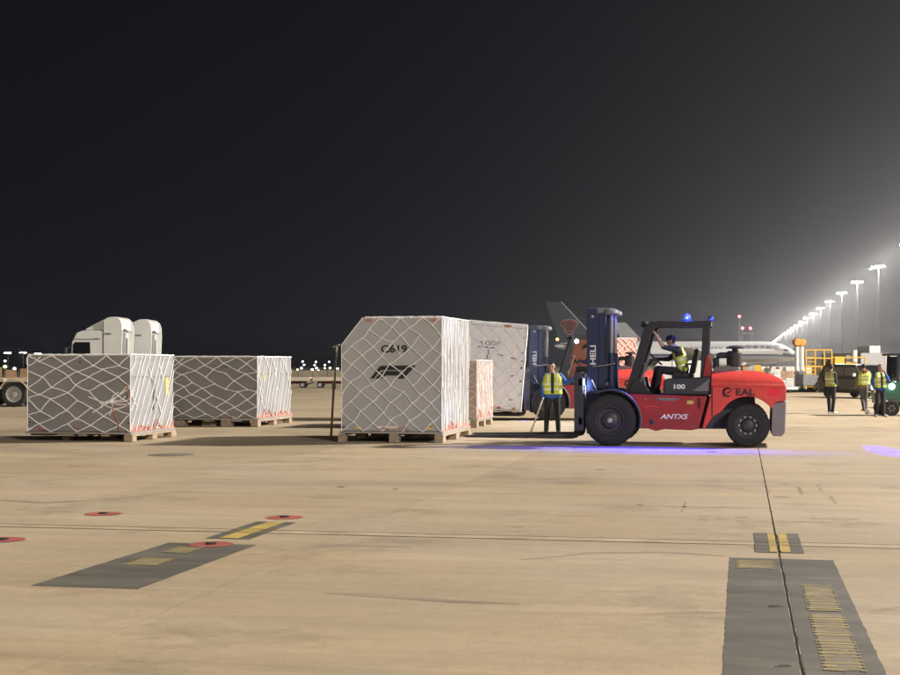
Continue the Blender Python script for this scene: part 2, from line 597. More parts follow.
def sheet(name, poly, z, m_, ragged=0.0):
    if ragged:
        rg_ = random.Random(int(abs(poly[0][0] * 977 + poly[0][1] * 131)))
        out = []
        for i in range(len(poly)):
            (xa, ya), (xb, yb) = poly[i], poly[(i + 1) % len(poly)]
            n_ = max(2, int(math.hypot(xb - xa, yb - ya) / 0.07))
            for q in range(n_):
                t_ = q / n_
                k_ = ragged * (rg_.random() ** 2) * (1 if rg_.random() < 0.5 else -0.6)
                nx, ny = (yb - ya), -(xb - xa)
                ll = math.hypot(nx, ny)
                out.append((xa + (xb - xa) * t_ + nx / ll * k_, ya + (yb - ya) * t_ + ny / ll * k_))
        poly = out
    return MB().plate(poly, z).build(name, m_, apron)


def rect(x0, x1, y0, y1):
    return [(x0, y0), (x1, y0), (x1, y1), (x0, y1)]


# dark panel on the right, split by the joint that runs through it
rp = [(-0.110, JX - 0.013), (JX + 0.013, 0.748)]
for x0, x1 in rp:
    sheet("painted_panel", rect(x0, x1, 5.30, 12.60), 0.0018, M_PANEL, 0.007)
# dark panel on the left
sheet("painted_panel", rect(-5.22, -4.365, JY + 0.012, 12.62), 0.0018, M_PANEL, 0.007)
# black and yellow position markers
for x0, x1, cut in ((0.108, 0.528, JX), (-5.01, -4.575, None)):
    spans = [(x0, x1)] if cut is None else [(x0, cut - 0.016), (cut + 0.016, x1)]
    for a, c in spans:
        sheet("marker_panel", rect(a, c, 13.0, 14.48), 0.0042, M_PANEL, 0.006)
    w = x1 - x0
    ya, yb = x0 + w * 0.30, x1 - w * 0.27
    spans = [(ya, yb)] if cut is None else [(ya, cut - 0.016), (cut + 0.016, yb)]
    for a, c in spans:
        sheet("marker_stripe", rect(a, c, 13.02, 14.46), 0.0062, M_YEL, 0.006)
    for y_ in (13.50, 13.755):
        sheet("line_border", rect(x0, x1, y_, y_ + 0.03), 0.0082, M_LINE_F)
# the long worn line with dark borders, broken at the joints
x = SX0
k = IX[0]
while k < IX[1]:
    a, c = JX + k * PX + 0.014, JX + (k + 1) * PX - 0.014
    for y0, y1, m_ in ((13.50, 13.545, M_LINE_K), (13.545, 13.755, M_LINE_Y), (13.755, 13.80, M_LINE_K)):
        if y0 == 13.545:
            sheet("apron_line", rect(a, c, y0, y1), 0.0018, m_)
        else:
            sheet("line_border", rect(a, c, y0, y1), 0.0018, m_)
    k += 1
# worn lettering, no longer readable: rows of strokes
def strokes(x0, x1, y0, y1, n, seed, keep=0.85):
    rr = random.Random(seed)
    bb = MB()
    st = (y1 - y0) / n
    bs = sheet("lettering_ground", rect(x0 + 0.02, x1 - 0.02, y0 + 0.02, y1 - 0.05), 0.0038, M_YELBASE, 0.012)
    for q in range(n):
        if rr.random() > keep:
            continue
        y = y0 + q * st + rr.uniform(-0.008, 0.008)
        h = st * rr.uniform(0.26, 0.42)
        kind = rr.random()
        if kind < 0.78:
            segs = [(0, 1)]
        elif kind < 0.82:
            segs = [(0, 0.16), (0.80, 1)]
        else:
            segs = [(0, rr.uniform(0.3, 0.6)), (rr.uniform(0.72, 0.85), 1)]
        sk = rr.uniform(-0.012, 0.012)
        for s0, s1 in segs:
            xa, xb = x0 + (x1 - x0) * s0, x0 + (x1 - x0) * s1
            bb.plate([(xa, y), (xb, y + sk), (xb, y + sk + h), (xa, y + h)], 0.0056)
    return bb


o = strokes(0.425, 0.655, 9.98, 11.20, 13, 3, 0.95).build("worn_lettering", M_YELOLD, apron); o["kind"] = "stuff"
o = strokes(0.425, 0.655, 8.05, 9.92, 20, 5, 0.95).build("worn_lettering", M_YELOLD, apron); o["kind"] = "stuff"
o = strokes(0.425, 0.655, 6.2, 7.8, 16, 8, 0.95).build("worn_lettering", M_YELOLD, apron); o["kind"] = "stuff"
o = strokes(-0.055, 0.265, 11.95, 12.5, 5, 9, 0.8).build("worn_lettering", M_YELOLD, apron); o["kind"] = "stuff"
o = strokes(-5.02, -4.72, 11.15, 11.62, 6, 11, 0.95).build("worn_lettering", M_YELOLD, apron); o["kind"] = "stuff"
o = strokes(-5.02, -4.76, 11.95, 12.40, 6, 12, 0.95).build("worn_lettering", M_YELOLD, apron); o["kind"] = "stuff"
# red rings round tie-down fittings
for px, py in ((103.5, 514.0), (284.5, 517.6), (211.0, 544.6), (3.5, 540.0)):
    c = G(px, py)
    ring = MB()
    n = 36
    vo = [(c.x + 0.205 * math.cos(2 * math.pi * i / n), c.y + 0.205 * math.sin(2 * math.pi * i / n), 0.0045) for i in range(n)]
    vi = [(c.x + 0.052 * math.cos(2 * math.pi * i / n), c.y + 0.052 * math.sin(2 * math.pi * i / n), 0.0045) for i in range(n)]
    ring.add(vo + vi, [(i, (i + 1) % n, (i + 1) % n + n, i + n) for i in range(n)])
    ro = ring.build("red_ring", M_REDP, apron)
    cup = MB()
    cup.lathe([(0.050, 0.0065), (0.048, 0.013), (0.040, 0.013), (0.036, 0.008)], (c.x, c.y, 0), "z", 24)
    cup.tube([(c.x - 0.05, c.y, 0.012), (c.x + 0.05, c.y, 0.012)], 0.010, 6)
    cup.build("tie_down", M_IRON, ro)
# ghosts of removed stencils near the right marker
gb = MB()
rr = random.Random(4)
for px, py, w, d in ((684, 507, .03, 1.2), (704, 507, .9, .10), (722, 518, .13, .35), (742, 519, .13, .5), (705, 518, .12, .5), (769, 489, .03, .9), (786, 484, .12, .25),
                     (783, 497, .22, .3), (800, 490, .05, 1.3), (820, 488, .06, 1.6), (833, 500, .05, 1.0), (806, 522, .55, .06), (748, 524, .15, .3), (835, 519, .5, .12)):
    c = G(px, py)
    gb.plate(rect(c.x - w / 2, c.x + w / 2, c.y - d / 2, c.y + d / 2), 0.0012)
o = gb.build("stencil_remains", M_GHOST, apron); o["kind"] = "stuff"
# tyre traces and oil drips
for pts_, w_ in (([(240, 556), (290, 548), (345, 545), (410, 547)], 0.16), ([(325, 593), (385, 596), (450, 601), (520, 604)], 0.14), ([(0, 500), (45, 503), (110, 499), (180, 492)], 0.18),
                 ([(520, 560), (590, 553), (660, 552), (725, 556)], 0.10), ([(640, 615), (690, 612), (724, 613)], 0.09), ([(395, 486), (440, 484), (500, 487)], 0.16), ([(838, 620), (870, 612), (900, 607)], 0.08)):
    P_ = [G(*p_) for p_ in pts_]
    L_, R_ = [], []
    for q in range(25):
        u = q / 24 * (len(P_) - 1)
        i_ = min(int(u), len(P_) - 2)
        c_ = P_[i_].lerp(P_[i_ + 1], u - i_)
        d_ = (P_[i_ + 1] - P_[i_]).normalized()
        ww = w_ * math.sin(math.pi * (q + 0.4) / 24.8) ** 0.5
        L_.append((c_.x - d_.y * ww / 2, c_.y + d_.x * ww / 2)); R_.append((c_.x + d_.y * ww / 2, c_.y - d_.x * ww / 2))
    bb_ = MB()
    for q in range(24):
        bb_.plate([L_[q], R_[q], R_[q + 1], L_[q + 1]], 0.0011)
    bb_.build("tyre_trace", M_SKID, apron)
for px, py, r_ in ((777, 606.5, 0.045), (771, 607, 0.03), (785, 666, 0.035), (778, 667, 0.02), (712, 452, 0.10), (600, 470, 0.05), (396, 489, 0.04), (341, 487, 0.05), (640, 505, 0.04)):
    c = G(px, py)
    rs_ = random.Random(int(px))
    sheet("oil_drip", [(c.x + r_ * rs_.uniform(0.6, 1.5) * math.cos(2 * math.pi * q / 14), c.y + r_ * rs_.uniform(0.5, 1.2) * math.sin(2 * math.pi * q / 14)) for q in range(14)], 0.0030, M_OIL)
c = G(171, 455)
mb = MB()  # dark smear on the slab, shaped as a low round disc
mb.lathe([(0.42, 0.0), (0.42, 0.006), (0.40, 0.009)], (c.x, c.y, 0), "z", 30)
mb.lathe([(0.30, 0.009), (0.30, 0.012), (0.29, 0.013)], (c.x, c.y, 0), "z", 30)
mb.build("dark_smear", mat("dark_smear_tone", (0.17, 0.135, 0.10), rough=0.75, var=0.2), apron)


# ------------------------------------------------------------------ netted cargo crates
def wobble(p, q, n, rr, amp, nrm):
    """points of a cord lying on a face, with a little slack"""
    p, q = Vector(p), Vector(q)
    d = (q - p)
    side = d.cross(nrm).normalized() if d.length > 1e-6 else Vector((0, 0, 0))
    s = rr.uniform(-amp, amp)
    s2 = rr.uniform(-amp, amp) * 0.5
    out = []
    for i in range(n + 1):
        t = i / n
        out.append(p + d * t + side * (s * math.sin(math.pi * t) + s2 * math.sin(2 * math.pi * t)))
    return out


def net_diamond(bb, org, ud, vd, nrm, w, h, nu, nv, rr, jit, r, inside=None, drop=0.05, slack=0.016, mi=0, avoid=None):
    """diamond mesh of cords on a rectangle"""
    ud, vd, nrm, org = Vector(ud), Vector(vd), Vector(nrm), Vector(org)
    nodes = {}
    for i in range(0, 2 * nu + 1):
        for j in range(0, 2 * nv + 1):
            if (i + j) % 2:
                continue
            u, v = w * i / (2 * nu), h * j / (2 * nv)
            if 0 < i < 2 * nu:
                u += rr.uniform(-jit, jit)
            if 0 < j < 2 * nv:
                v += rr.uniform(-jit, jit)
            if avoid and avoid[0] < u < avoid[1] and avoid[2] < v < avoid[3]:
                v = avoid[2] if v - avoid[2] < avoid[3] - v else avoid[3]
            nodes[(i, j)] = (u, v)
    for (i, j), (u, v) in nodes.items():
        if 0 < i < 2 * nu and 0 < j < 2 * nv and not (inside and not inside(u, v)):
            kp = org + ud * u + vd * v + nrm * (r * 0.9)
            bb.add([kp + ud * r * 1.9, kp - ud * r * 1.9, kp + vd * r * 1.9, kp - vd * r * 1.9, kp + nrm * r * 1.5, kp - nrm * r * 0.8],
                   [(0, 2, 4), (2, 1, 4), (1, 3, 4), (3, 0, 4), (2, 0, 5), (1, 2, 5), (3, 1, 5), (0, 3, 5)], mi)
        for di in (-1, 1):
            q = nodes.get((i + di, j + 1))
            if q is None or rr.random() < drop:
                continue
            if inside and not (inside(u, v) and inside(*q)):
                continue
            p0 = org + ud * u + vd * v + nrm * (r * 0.8)
            p1 = org + ud * q[0] + vd * q[1] + nrm * (r * 0.8)
            bb.tube(wobble(p0, p1, 3, rr, slack, nrm), r, 4, mi, cap=False)


def net_slant(bb, org, ud, vd, nrm, w, h, n, slant, rr, r, mi=0, slack=0.05, cross=0.0):
    """cords pulled tight, all leaning the same way"""
    ud, vd, nrm, org = Vector(ud), Vector(vd), Vector(nrm), Vector(org)
    lo = -slant if slant > 0 else 0
    hi = w if slant > 0 else w - slant
    for i in range(n + 1):
        u0 = lo + (hi - lo) * (i + rr.uniform(-0.22, 0.22)) / n
        u1 = u0 + slant
        v0, v1 = 0.0, h
        # clip to the rectangle
        def cl(u0, v0, u1, v1):
            if abs(u1 - u0) < 1e-9:
                return (u0, v0, u1, v1) if 0 <= u0 <= w else None
            t0, t1 = 0.0, 1.0
            for bnd, s in ((0, 1), (w, -1)):
                a0, a1 = s * (u0 - bnd), s * (u1 - bnd)
                if a0 < 0 and a1 < 0:
                    return None
                if a0 < 0:
                    t0 = max(t0, a0 / (a0 - a1))
                if a1 < 0:
                    t1 = min(t1, a0 / (a0 - a1))
            if t1 - t0 < 0.05:
                return None
            return (u0 + (u1 - u0) * t0, v0 + (v1 - v0) * t0, u0 + (u1 - u0) * t1, v0 + (v1 - v0) * t1)
        c_ = cl(u0, v0, u1, v1)
        if not c_:
            continue
        p0 = org + ud * c_[0] + vd * c_[1] + nrm * (r * 0.8)
        p1 = org + ud * c_[2] + vd * c_[3] + nrm * (r * 0.8)
        bb.tube(wobble(p0, p1, 8, rr, slack, nrm), r, 4, mi, cap=False)
    m_ = int(n * cross)
    for i in range(m_):
        u0 = rr.uniform(0, w); v0 = rr.uniform(0.1, 0.75) * h
        L = rr.uniform(0.3, 0.7)
        u1, v1 = min(max(u0 - math.copysign(L * 0.7, slant), 0), w), min(v0 + L, h)
        bb.tube(wobble(org + ud * u0 + vd * v0 + nrm * r, org + ud * u1 + vd * v1 + nrm * r, 3, rr, 0.03, nrm), r, 4, mi, cap=False)


def crate(label, xr, yn, w, d, zb, zt, seed, body=M_CRATE, side=None, chamfer=0.0, cord=M_CORD, front=(5, 5, 0.05, 0.011),
          side_net=("slant", 9, 1.2, 0.011), band=False, bearers=None, red=True, name="cargo_crate", front_cord=None, knot=False, inset=0.04, rake=None):
    """a freight box on an aluminium pallet sheet and timber bearers, under a net.
    local frame: x right, y away; origin = near right bottom corner on the ground"""
    rr = random.Random(seed)
    t = thing(name, label, "crate", (xr, yn, 0), 0.0, "netted freight crates on the apron")
    i = inset
    if chamfer:
        poly = [(-w + i, zb), (-i, zb), (-i, zt), (-w + chamfer, zt), (-w + i, zt - chamfer * 1.12)]
    else:
        poly = [(-w + i, zb), (-i, zb), (-i, zt), (-w + i, zt)]
    bd = MB().prism(poly, i, d - i)
    mats_ = [body]
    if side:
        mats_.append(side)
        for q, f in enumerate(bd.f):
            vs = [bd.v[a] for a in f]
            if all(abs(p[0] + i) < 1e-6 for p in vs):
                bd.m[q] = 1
    bd.build("box_body", mats_, t, bevel=0.018)
    # corner trims and lid seam stand a little proud
    tr = MB()
    lid = zt - 0.085
    tr.box(-w + i + (chamfer if chamfer else 0), -i + 0.004, i - 0.005, i + 0.02, lid - 0.008, lid + 0.008)
    tr.box(-i - 0.02, -i + 0.005, i - 0.004, d - i, lid - 0.008, lid + 0.008)
    tr.box(-i - 0.022, -i + 0.006, i - 0.006, i + 0.022, zb + 0.02, zt - 0.02)
    if band:
        zb2 = zb + (zt - zb) * 0.72
        tr.box(-w + i - 0.004, -i + 0.007, i - 0.007, i + 0.02, zb2 - 0.02, zb2 + 0.02)
        tr.box(-i - 0.02, -i + 0.008, i - 0.007, d - i + 0.004, zb2 - 0.02, zb2 + 0.02)
    tr.build("edge_trim", M_CRATE if not band else M_CRATE_D, t, bevel=0.003)
    for q in range(3):
        MB().box(-w + i + 0.03 + q * 0.42 * w, -w + i + 0.03 + q * 0.42 * w + 0.03, i - 0.012, i, zb + 0.07, zb + 0.115).build("latch", M_DARK, t, bevel=0.003)
    MB().box(-i + 0.0, -i + 0.012, d * 0.5, d * 0.5 + 0.04, zb + 0.07, zb + 0.115).build("latch", M_DARK, t, bevel=0.003)
    # pallet sheet
    MB().box(-w, 0, 0, d, zb - 0.045, zb - 0.004).build("pallet_sheet", M_ALU, t, bevel=0.006)
    # timber bearers
    z1 = zb - 0.047
    for bx, bw, y0, y1, h in (bearers or [(-w + 0.02, 0.16, 0.05, d - 0.05, z1), (-w * 0.5 - 0.1, 0.2, 0.03, d - 0.05, z1), (-0.2, 0.18, 0.02, d - 0.04, z1)]):
        MB().box(bx + 0.004, bx + bw - 0.004, y0 + 0.01, y1 - 0.01, z1 - 0.045, z1).build("bearer", M_WOOD, t, bevel=0.006)
        if h > 0.1:
            for yb in (y0, (y0 + y1) / 2 - 0.13, y1 - 0.26):
                MB().box(bx, bx + bw, yb, yb + 0.26 + rr.uniform(-0.03, 0.03), z1 - h, z1 - 0.046).build("block", M_WOOD, t, bevel=0.008)
    # net
    r = front[3]
    nb = MB()
    fw, fh = w - 2 * i, zt - zb
    ins = (lambda u, v: not (u < chamfer and v > fh - chamfer * 1.12 + u * 1.12 + 0.06)) if chamfer else None
    net_diamond(nb, (-w + i, i - 0.008, zb), (1, 0, 0), (0, 0, 1), (0, -1, 0), fw, fh, front[0], front[1], rr, front[2], r, ins, avoid=(0.75, 1.5, 1.60, 1.90) if chamfer else None)
    if side_net[0] == "slant":
        net_slant(nb, (-i + 0.006, i, zb), (0, 1, 0), (0, 0, 1), (1, 0, 0), d - 2 * i, fh, side_net[1], side_net[2], rr, side_net[3], cross=0.5)
    else:
        net_slant(nb, (-i + 0.006, i, zb), (0, 1, 0), (0, 0, 1), (1, 0, 0), d - 2 * i, fh, side_net[1], side_net[2], rr, side_net[3], slack=0.09, cross=0.8)
        net_slant(nb, (-i + 0.006, i, zb), (0, 1, 0), (0, 0, 1), (1, 0, 0), d - 2 * i, fh, int(side_net[1] * 0.7), -side_net[2] * 0.7, rr, side_net[3], slack=0.09)
    # cords running over the top, and border ropes
    zt2 = zt + r
    xl = -w + i + chamfer
    for q in range(7):
        yy = i + (d - 2 * i) * (q + 0.5) / 7
        nb.tube([(xl, yy, zt2), (-i, yy + rr.uniform(-0.2, 0.2), zt2)], r, 4, cap=False)
    for q in range(6):
        xx = xl + (-i - xl) * (q + 0.5) / 6
        nb.tube([(xx, i, zt2), (xx + rr.uniform(-0.2, 0.2), d - i, zt2)], r, 4, cap=False)
    pts = []
    for q in range(25):
        tt = q / 24
        pts.append((xl + (-i - xl) * tt, i + 0.005 - 0.012, zt2 + rr.uniform(-0.006, 0.008) + 0.004))
    nb.tube(pts, r * 1.35, 5)
    pts = [(-i + 0.008, i + (d - 2 * i) * q / 20, zt2 + rr.uniform(-0.006, 0.008) + 0.004) for q in range(21)]
    nb.tube(pts, r * 1.35, 5)
    pts = [(-i + 0.010, i - 0.010, zb + (zt - zb) * q / 16) for q in range(17)]
    nb.tube([(p[0] + rr.uniform(-0.006, 0.006), p[1], p[2]) for p in pts], r * 1.1, 5)
    pts = [(-w + i - 0.008, i - 0.010, zb + (zt - zb - chamfer * 1.12) * q / 16) for q in range(17)]
    nb.tube(pts, r, 5)
    if chamfer:
        nb.tube([(-w + i, i - 0.01, zt - chamfer * 1.12), (-w + chamfer, i - 0.01, zt + 0.01)], r, 5)
        for q in range(5):
            yy = i + (d - 2 * i) * (q + 0.5) / 5
            nb.tube([(-w + i - 0.01, yy, zt - chamfer * 1.12), (-w + chamfer, yy, zt2)], r, 4)
    else:
        # slack bight hanging over the far-left top corner
        nb.tube([(-w + i + 0.45, i - 0.02, zt2), (-w + i + 0.12, i - 0.03, zt2 + 0.01), (-w + i - 0.02, i - 0.03, zt - 0.05),
                 (-w + i - 0.015, i - 0.03, zt - 0.18), (-w + i + 0.05, i - 0.03, zt - 0.22), (-w + i + 0.16, i - 0.03, zt - 0.15), (-w + i + 0.3, i - 0.03, zt - 0.03)], r, 5)
    if knot:
        kx, kz = -0.46, zb + (zt - zb) * 0.40
        K = Vector((kx, i - 0.03, kz))
        nb.lathe([(0.01, -0.05), (0.045, -0.02), (0.04, 0.03), (0.01, 0.05)], K, "z", 8)
        for ex, ez in ((-i, kz + 0.06), (-i, kz - 0.05), (-0.12, kz + 0.32), (-0.14, kz + 0.12), (-0.7, kz - 0.14), (-0.9, kz - 0.24), (-0.5, kz - 0.30), (-1.0, kz + 0.1), (-0.3, kz + 0.2)):
            nb.tube(wobble(K, (ex, i - 0.02, ez), 4, rr, 0.05, Vector((0, -1, 0))), r, 4, cap=False)
    nb.build("net", [front_cord or cord], t)
    if red:
        # zigzag tension straps hooked along the pallet edge
        sb_ = MB()
        n = 46
        hts = [0.10 + 0.05 * math.sin(q * 0.9 + seed) + rr.uniform(-0.035, 0.035) for q in range(n + 1)]
        for q in range(n):
            ya, yb = i + (d - 2 * i) * q / n, i + (d - 2 * i) * (q + 1) / n
            if rr.random() < 0.13:
                continue
            xx = -i + 0.010
            sb_.add([(xx + 0.004, ya, zb + 0.005), (xx + 0.004, yb, zb + 0.005), (xx, yb, zb + hts[q + 1]), (xx, ya, zb + hts[q])], [(0, 1, 2, 3)])
        for q in range(5):
            ya = i + rr.uniform(0.0, 0.75) * (d - 2 * i)
            sb_.tube([(-i + 0.026, ya, zb + 0.02), (-i + 0.03, ya + 0.2, zb + rr.uniform(0.1, 0.24)), (-i + 0.026, min(ya + rr.uniform(0.3, 0.5), d - i), zb + 0.03)], 0.009, 4)
        sb_.tube([(-i + 0.03, i, zb + 0.012), (-i + 0.03, d - i, zb + 0.012)], 0.012, 4)
        for q in range(3):
            x0 = -w + i + rr.uniform(0.1, w - 0.7)
            sb_.tube([(x0, i - 0.03, zb + 0.0), (x0 + 0.14, i - 0.025, zb + 0.10), (x0 + 0.26, i - 0.03, zb + 0.03)], 0.010, 4)
        if knot:
            sb_.tube([(kx + 0.03, i - 0.035, kz - 0.12), (kx + 0.12, i - 0.035, kz - 0.35), (kx + 0.20, i - 0.035, zb + 0.03)], 0.014, 4)
            sb_.tube([(kx + 0.36, i - 0.035, kz + 0.38), (kx + 0.40, i - 0.035, kz + 0.1), (kx + 0.36, i - 0.035, kz - 0.2)], 0.012, 4)
        sb_.build("tension_strap", M_CORDR, t)["kind"] = "stuff"
    return t


# tall crate in front, number and emblem printed on the face
c = G(443.0, 443.2)
XM, YM = c.x, c.y
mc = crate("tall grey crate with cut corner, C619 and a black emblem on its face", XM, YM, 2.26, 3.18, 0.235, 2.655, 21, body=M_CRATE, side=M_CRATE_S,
           chamfer=0.50, front=(5, 6, 0.045, 0.0110), side_net=("dense", 12, 0.40, 0.0115), cord=M_CORD,
           bearers=[(-2.29, 0.15, -0.04, 3.1, .186), (-2.0, .18, .5, 3.0, .13), (-1.66, .18, .9, 3.0, .13), (-1.17, 0.2, -0.02, 3.1, .186), (-0.85, .18, .6, 3.0, .13),
                    (-0.5, .18, .9, 3.0, .13), (-0.18, 0.19, -0.03, 3.12, .186)])
FZ = 0.235
text_mesh("lettering", "C619", 0.215, M_BLK, mc, (-1.07, 0.030, 1.985), sx=1.22, offset=0.004, extrude=0.006)
lg = MB()
# emblem: a slanted band folding into a long bar, a shorter inner bar, and a separate slash (x left to right 0..1, z 0..0.28)
for poly in ([(0.0, 0.0), (0.085, 0.0), (0.205, 0.150), (0.245, 0.172), (0.30, 0.182), (0.75, 0.182), (0.845, 0.28), (0.28, 0.275), (0.215, 0.26)],
             [(0.115, 0.0), (0.255, 0.0), (0.345, 0.066), (0.60, 0.066), (0.715, 0.164), (0.31, 0.164), (0.265, 0.150)],
             [(0.60, 0.0), (0.735, 0.0), (1.01, 0.28), (0.868, 0.28)]):
    lg.prism([(x - 1.60, z + 1.36) for x, z in poly], 0.030, 0.036)
lg.build("emblem", M_BLK, mc)
for px_, pz_, a_ in ((-1.95, 0.28, 0.34), (-1.42, 0.30, 0.9), (-0.38, 0.28, 0.3)):
    MB().box(px_, px_ + a_ * 0.5, 0.018, 0.034, pz_, pz_ + 0.05).build("edge_label", M_LABELY if a_ < 0.5 else M_CORDP, mc)
MB().box(-1.70, -1.55, 0.030, 0.038, 2.57, 2.63).build("corner_label", M_CORDR, mc)
MB().box(-0.30, -0.16, 0.030, 0.038, 2.57, 2.63).build("corner_label", M_CORDR, mc)

# left low crate, nearest of the pair
c = G(131.0, 442.0)
bl = lambda w, d: [(-w + 0.05, .5, .12, d - .1, .08), (-w + 0.78, .35, .02, d - .1, .06), (-1.75, .18, .3, d - .1, .155), (-1.25, .22, .02, d - .1, .06), (-1.0, .25, .6, d - .1, .155),
                   (-0.72, .2, .02, d - .1, .06), (-0.16, 0.2, -0.02, d - 0.05, .155)]
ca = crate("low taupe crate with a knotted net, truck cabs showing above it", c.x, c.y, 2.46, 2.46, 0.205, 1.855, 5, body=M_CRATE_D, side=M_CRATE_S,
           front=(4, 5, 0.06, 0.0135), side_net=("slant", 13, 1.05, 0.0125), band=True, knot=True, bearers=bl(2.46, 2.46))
MB().box(-0.035, -0.028, 1.95, 2.12, 0.98, 1.36).build("tag_label", M_LABELY, ca)
o = MB().prism([(-0.0, 0.6), (0.09, 0.62), (0.045, 1.0)], 0, 0.008).build("dark_tear", M_BLK, ca)
o.rotation_euler = (0, 0, math.pi / 2)
o.location = (-0.026, 1.22, 0.05)
MB().box(-2.40, -2.34, 0.028, 0.038, 0.24, 0.30).build("corner_light_label", M_LABEL, ca)
MB().lathe([(0.02, -0.004), (0.02, 0.004)], (-1.2, 0.035, 1.72), "y", 10).build("bolt_cap", M_BLK, ca)
for lx in (-0.08, -2.38):
    MB().lathe([(0.018, -0.004), (0.018, 0.004)], (lx, 0.033, 0.40), "y", 10).build("bolt_cap", M_BLK, ca)

# second low crate, behind
c = G(258.0, 427.0)
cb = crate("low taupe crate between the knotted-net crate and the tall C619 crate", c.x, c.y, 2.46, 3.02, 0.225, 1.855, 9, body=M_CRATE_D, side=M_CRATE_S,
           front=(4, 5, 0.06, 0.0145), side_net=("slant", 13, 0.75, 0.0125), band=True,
           bearers=[(-2.4, .3, .05, 2.9, .178), (-1.7, .4, .3, 2.9, .178), (-1.55, .3, .05, 2.9, .05), (-1.05, .28, 0.0, 2.9, .178), (-0.75, .3, .02, 2.9, .05), (-0.2, 0.2, -0.02, 2.98, .178)])
text_mesh("lettering", "2 · C·B", 0.10, mat("blue_print", (0.03, 0.05, 0.16)), cb, (-1.05, 0.033, 1.60), sx=1.2)
o = MB().prism([(0, 0), (0.16, 0), (0.08, 0.22)], 0, 0.006).build("warning_label", M_LABELY, cb)
o.rotation_euler = (0, 0, math.pi / 2); o.location = (-0.026, 0.52, 1.22)
for yy, zz in ((1.5, 1.35), (1.62, 0.95), (1.55, 1.46)):
    MB().box(-0.034, -0.027, yy, yy + 0.12, zz, zz + 0.09).build("paper_label", M_LABEL, cb)

# small crate behind the tall one
c = G(477.5, 428.0)
cc = crate("small brownish crate under a dense pale net, half hidden behind the tall crate", c.x, c.y, 2.44, 2.5, 0.24, 1.75, 14, body=M_CRATE_B, side=M_CRATE_W,
           front=(5, 5, 0.05, 0.013), side_net=("dense", 15, 0.4, 0.016), cord=M_CORDP)

# salmon crate behind, between the forklifts' masts and cabs
c = G(638.0, 407.5)
ce = crate("salmon coloured tall crate standing behind the two red forklifts", c.x, c.y, 2.30, 1.5, 0.23, 2.66, 17, body=M_CRATE_P,
           front=(7, 8, 0.05, 0.015), side_net=("slant", 10, 0.6, 0.015), cord=M_CORDP)
ce.rotation_euler = (0, 0, R(40))


# ------------------------------------------------------------------ counterbalance forklift
def wheel(parent, cx, cy, cz, r, w, rimmat, bolts=0, bolt_r=0.0, rim_k=0.58, sgn=-1, nm="wheel"):
    """tyre around a y axle; sgn = -1: outside faces the camera"""
    wt = bpy.data.objects.new(nm, None)
    COL.objects.link(wt)
    wt.parent = parent
    wt.location = (cx, cy, cz)
    h = w / 2
    ri = r * rim_k
    ty = MB()
    ty.lathe([(ri, -h * 0.78), (ri * 1.06, -h * 0.92), (r * 0.80, -h), (r * 0.93, -h * 0.93), (r * 0.985, -h * 0.72), (r, -h * 0.40), (r, h * 0.40), (r * 0.985, h * 0.72),
              (r * 0.93, h * 0.93), (r * 0.80, h), (ri * 1.06, h * 0.92), (ri, h * 0.78)], (0, 0, 0), "y", 48, caps=(False, False))
    for q in range(26):
        a = 2 * math.pi * q / 26
        for s in (-1, 1):
            p0 = (r * 1.002 * math.cos(a), s * h * 0.18, r * 1.002 * math.sin(a))
            a2 = a + 0.06
            p1 = (r * 0.955 * math.cos(a2), s * h * 0.90, r * 0.955 * math.sin(a2))
            ty.tube([p0, p1], r * 0.022, 4)
    ty.build("tyre", M_TYRE, wt, smooth=True)
    rm = MB()
    y = sgn * h
    rm.lathe([(ri * 1.03, y * 0.80), (ri * 1.0, y * 0.92), (ri * 0.90, y * 0.90), (ri * 0.84, y * 0.45), (ri * 0.52, y * 0.38), (ri * 0.46, y * 0.72), (ri * 0.40, y * 0.80), (ri * 0.12, y * 0.84)],
             (0, 0, 0), "y", 36, caps=(False, True))
    rm.build("rim", rimmat, wt, smooth=True)
    if bolts:
        b0 = MB().lathe([(0.024, y * 0.42), (0.024, y * 0.60), (0.014, y * 0.66)], (0, 0, 0), "y", 6).build("bolt", M_BOLT, wt)
        for q in range(bolts):
            a = 2 * math.pi * q / bolts
            bo = b0 if q == 0 else b0.copy()
            if q:
                COL.objects.link(bo)
            bo.location = (ri * bolt_r * math.cos(a), 0, ri * bolt_r * math.sin(a))
    return wt


def arc(cx, cz, r, a0, a1, n):
    return [(cx + r * math.cos(R(a0 + (a1 - a0) * i / n)), cz + r * math.sin(R(a0 + (a1 - a0) * i / n))) for i in range(n + 1)]


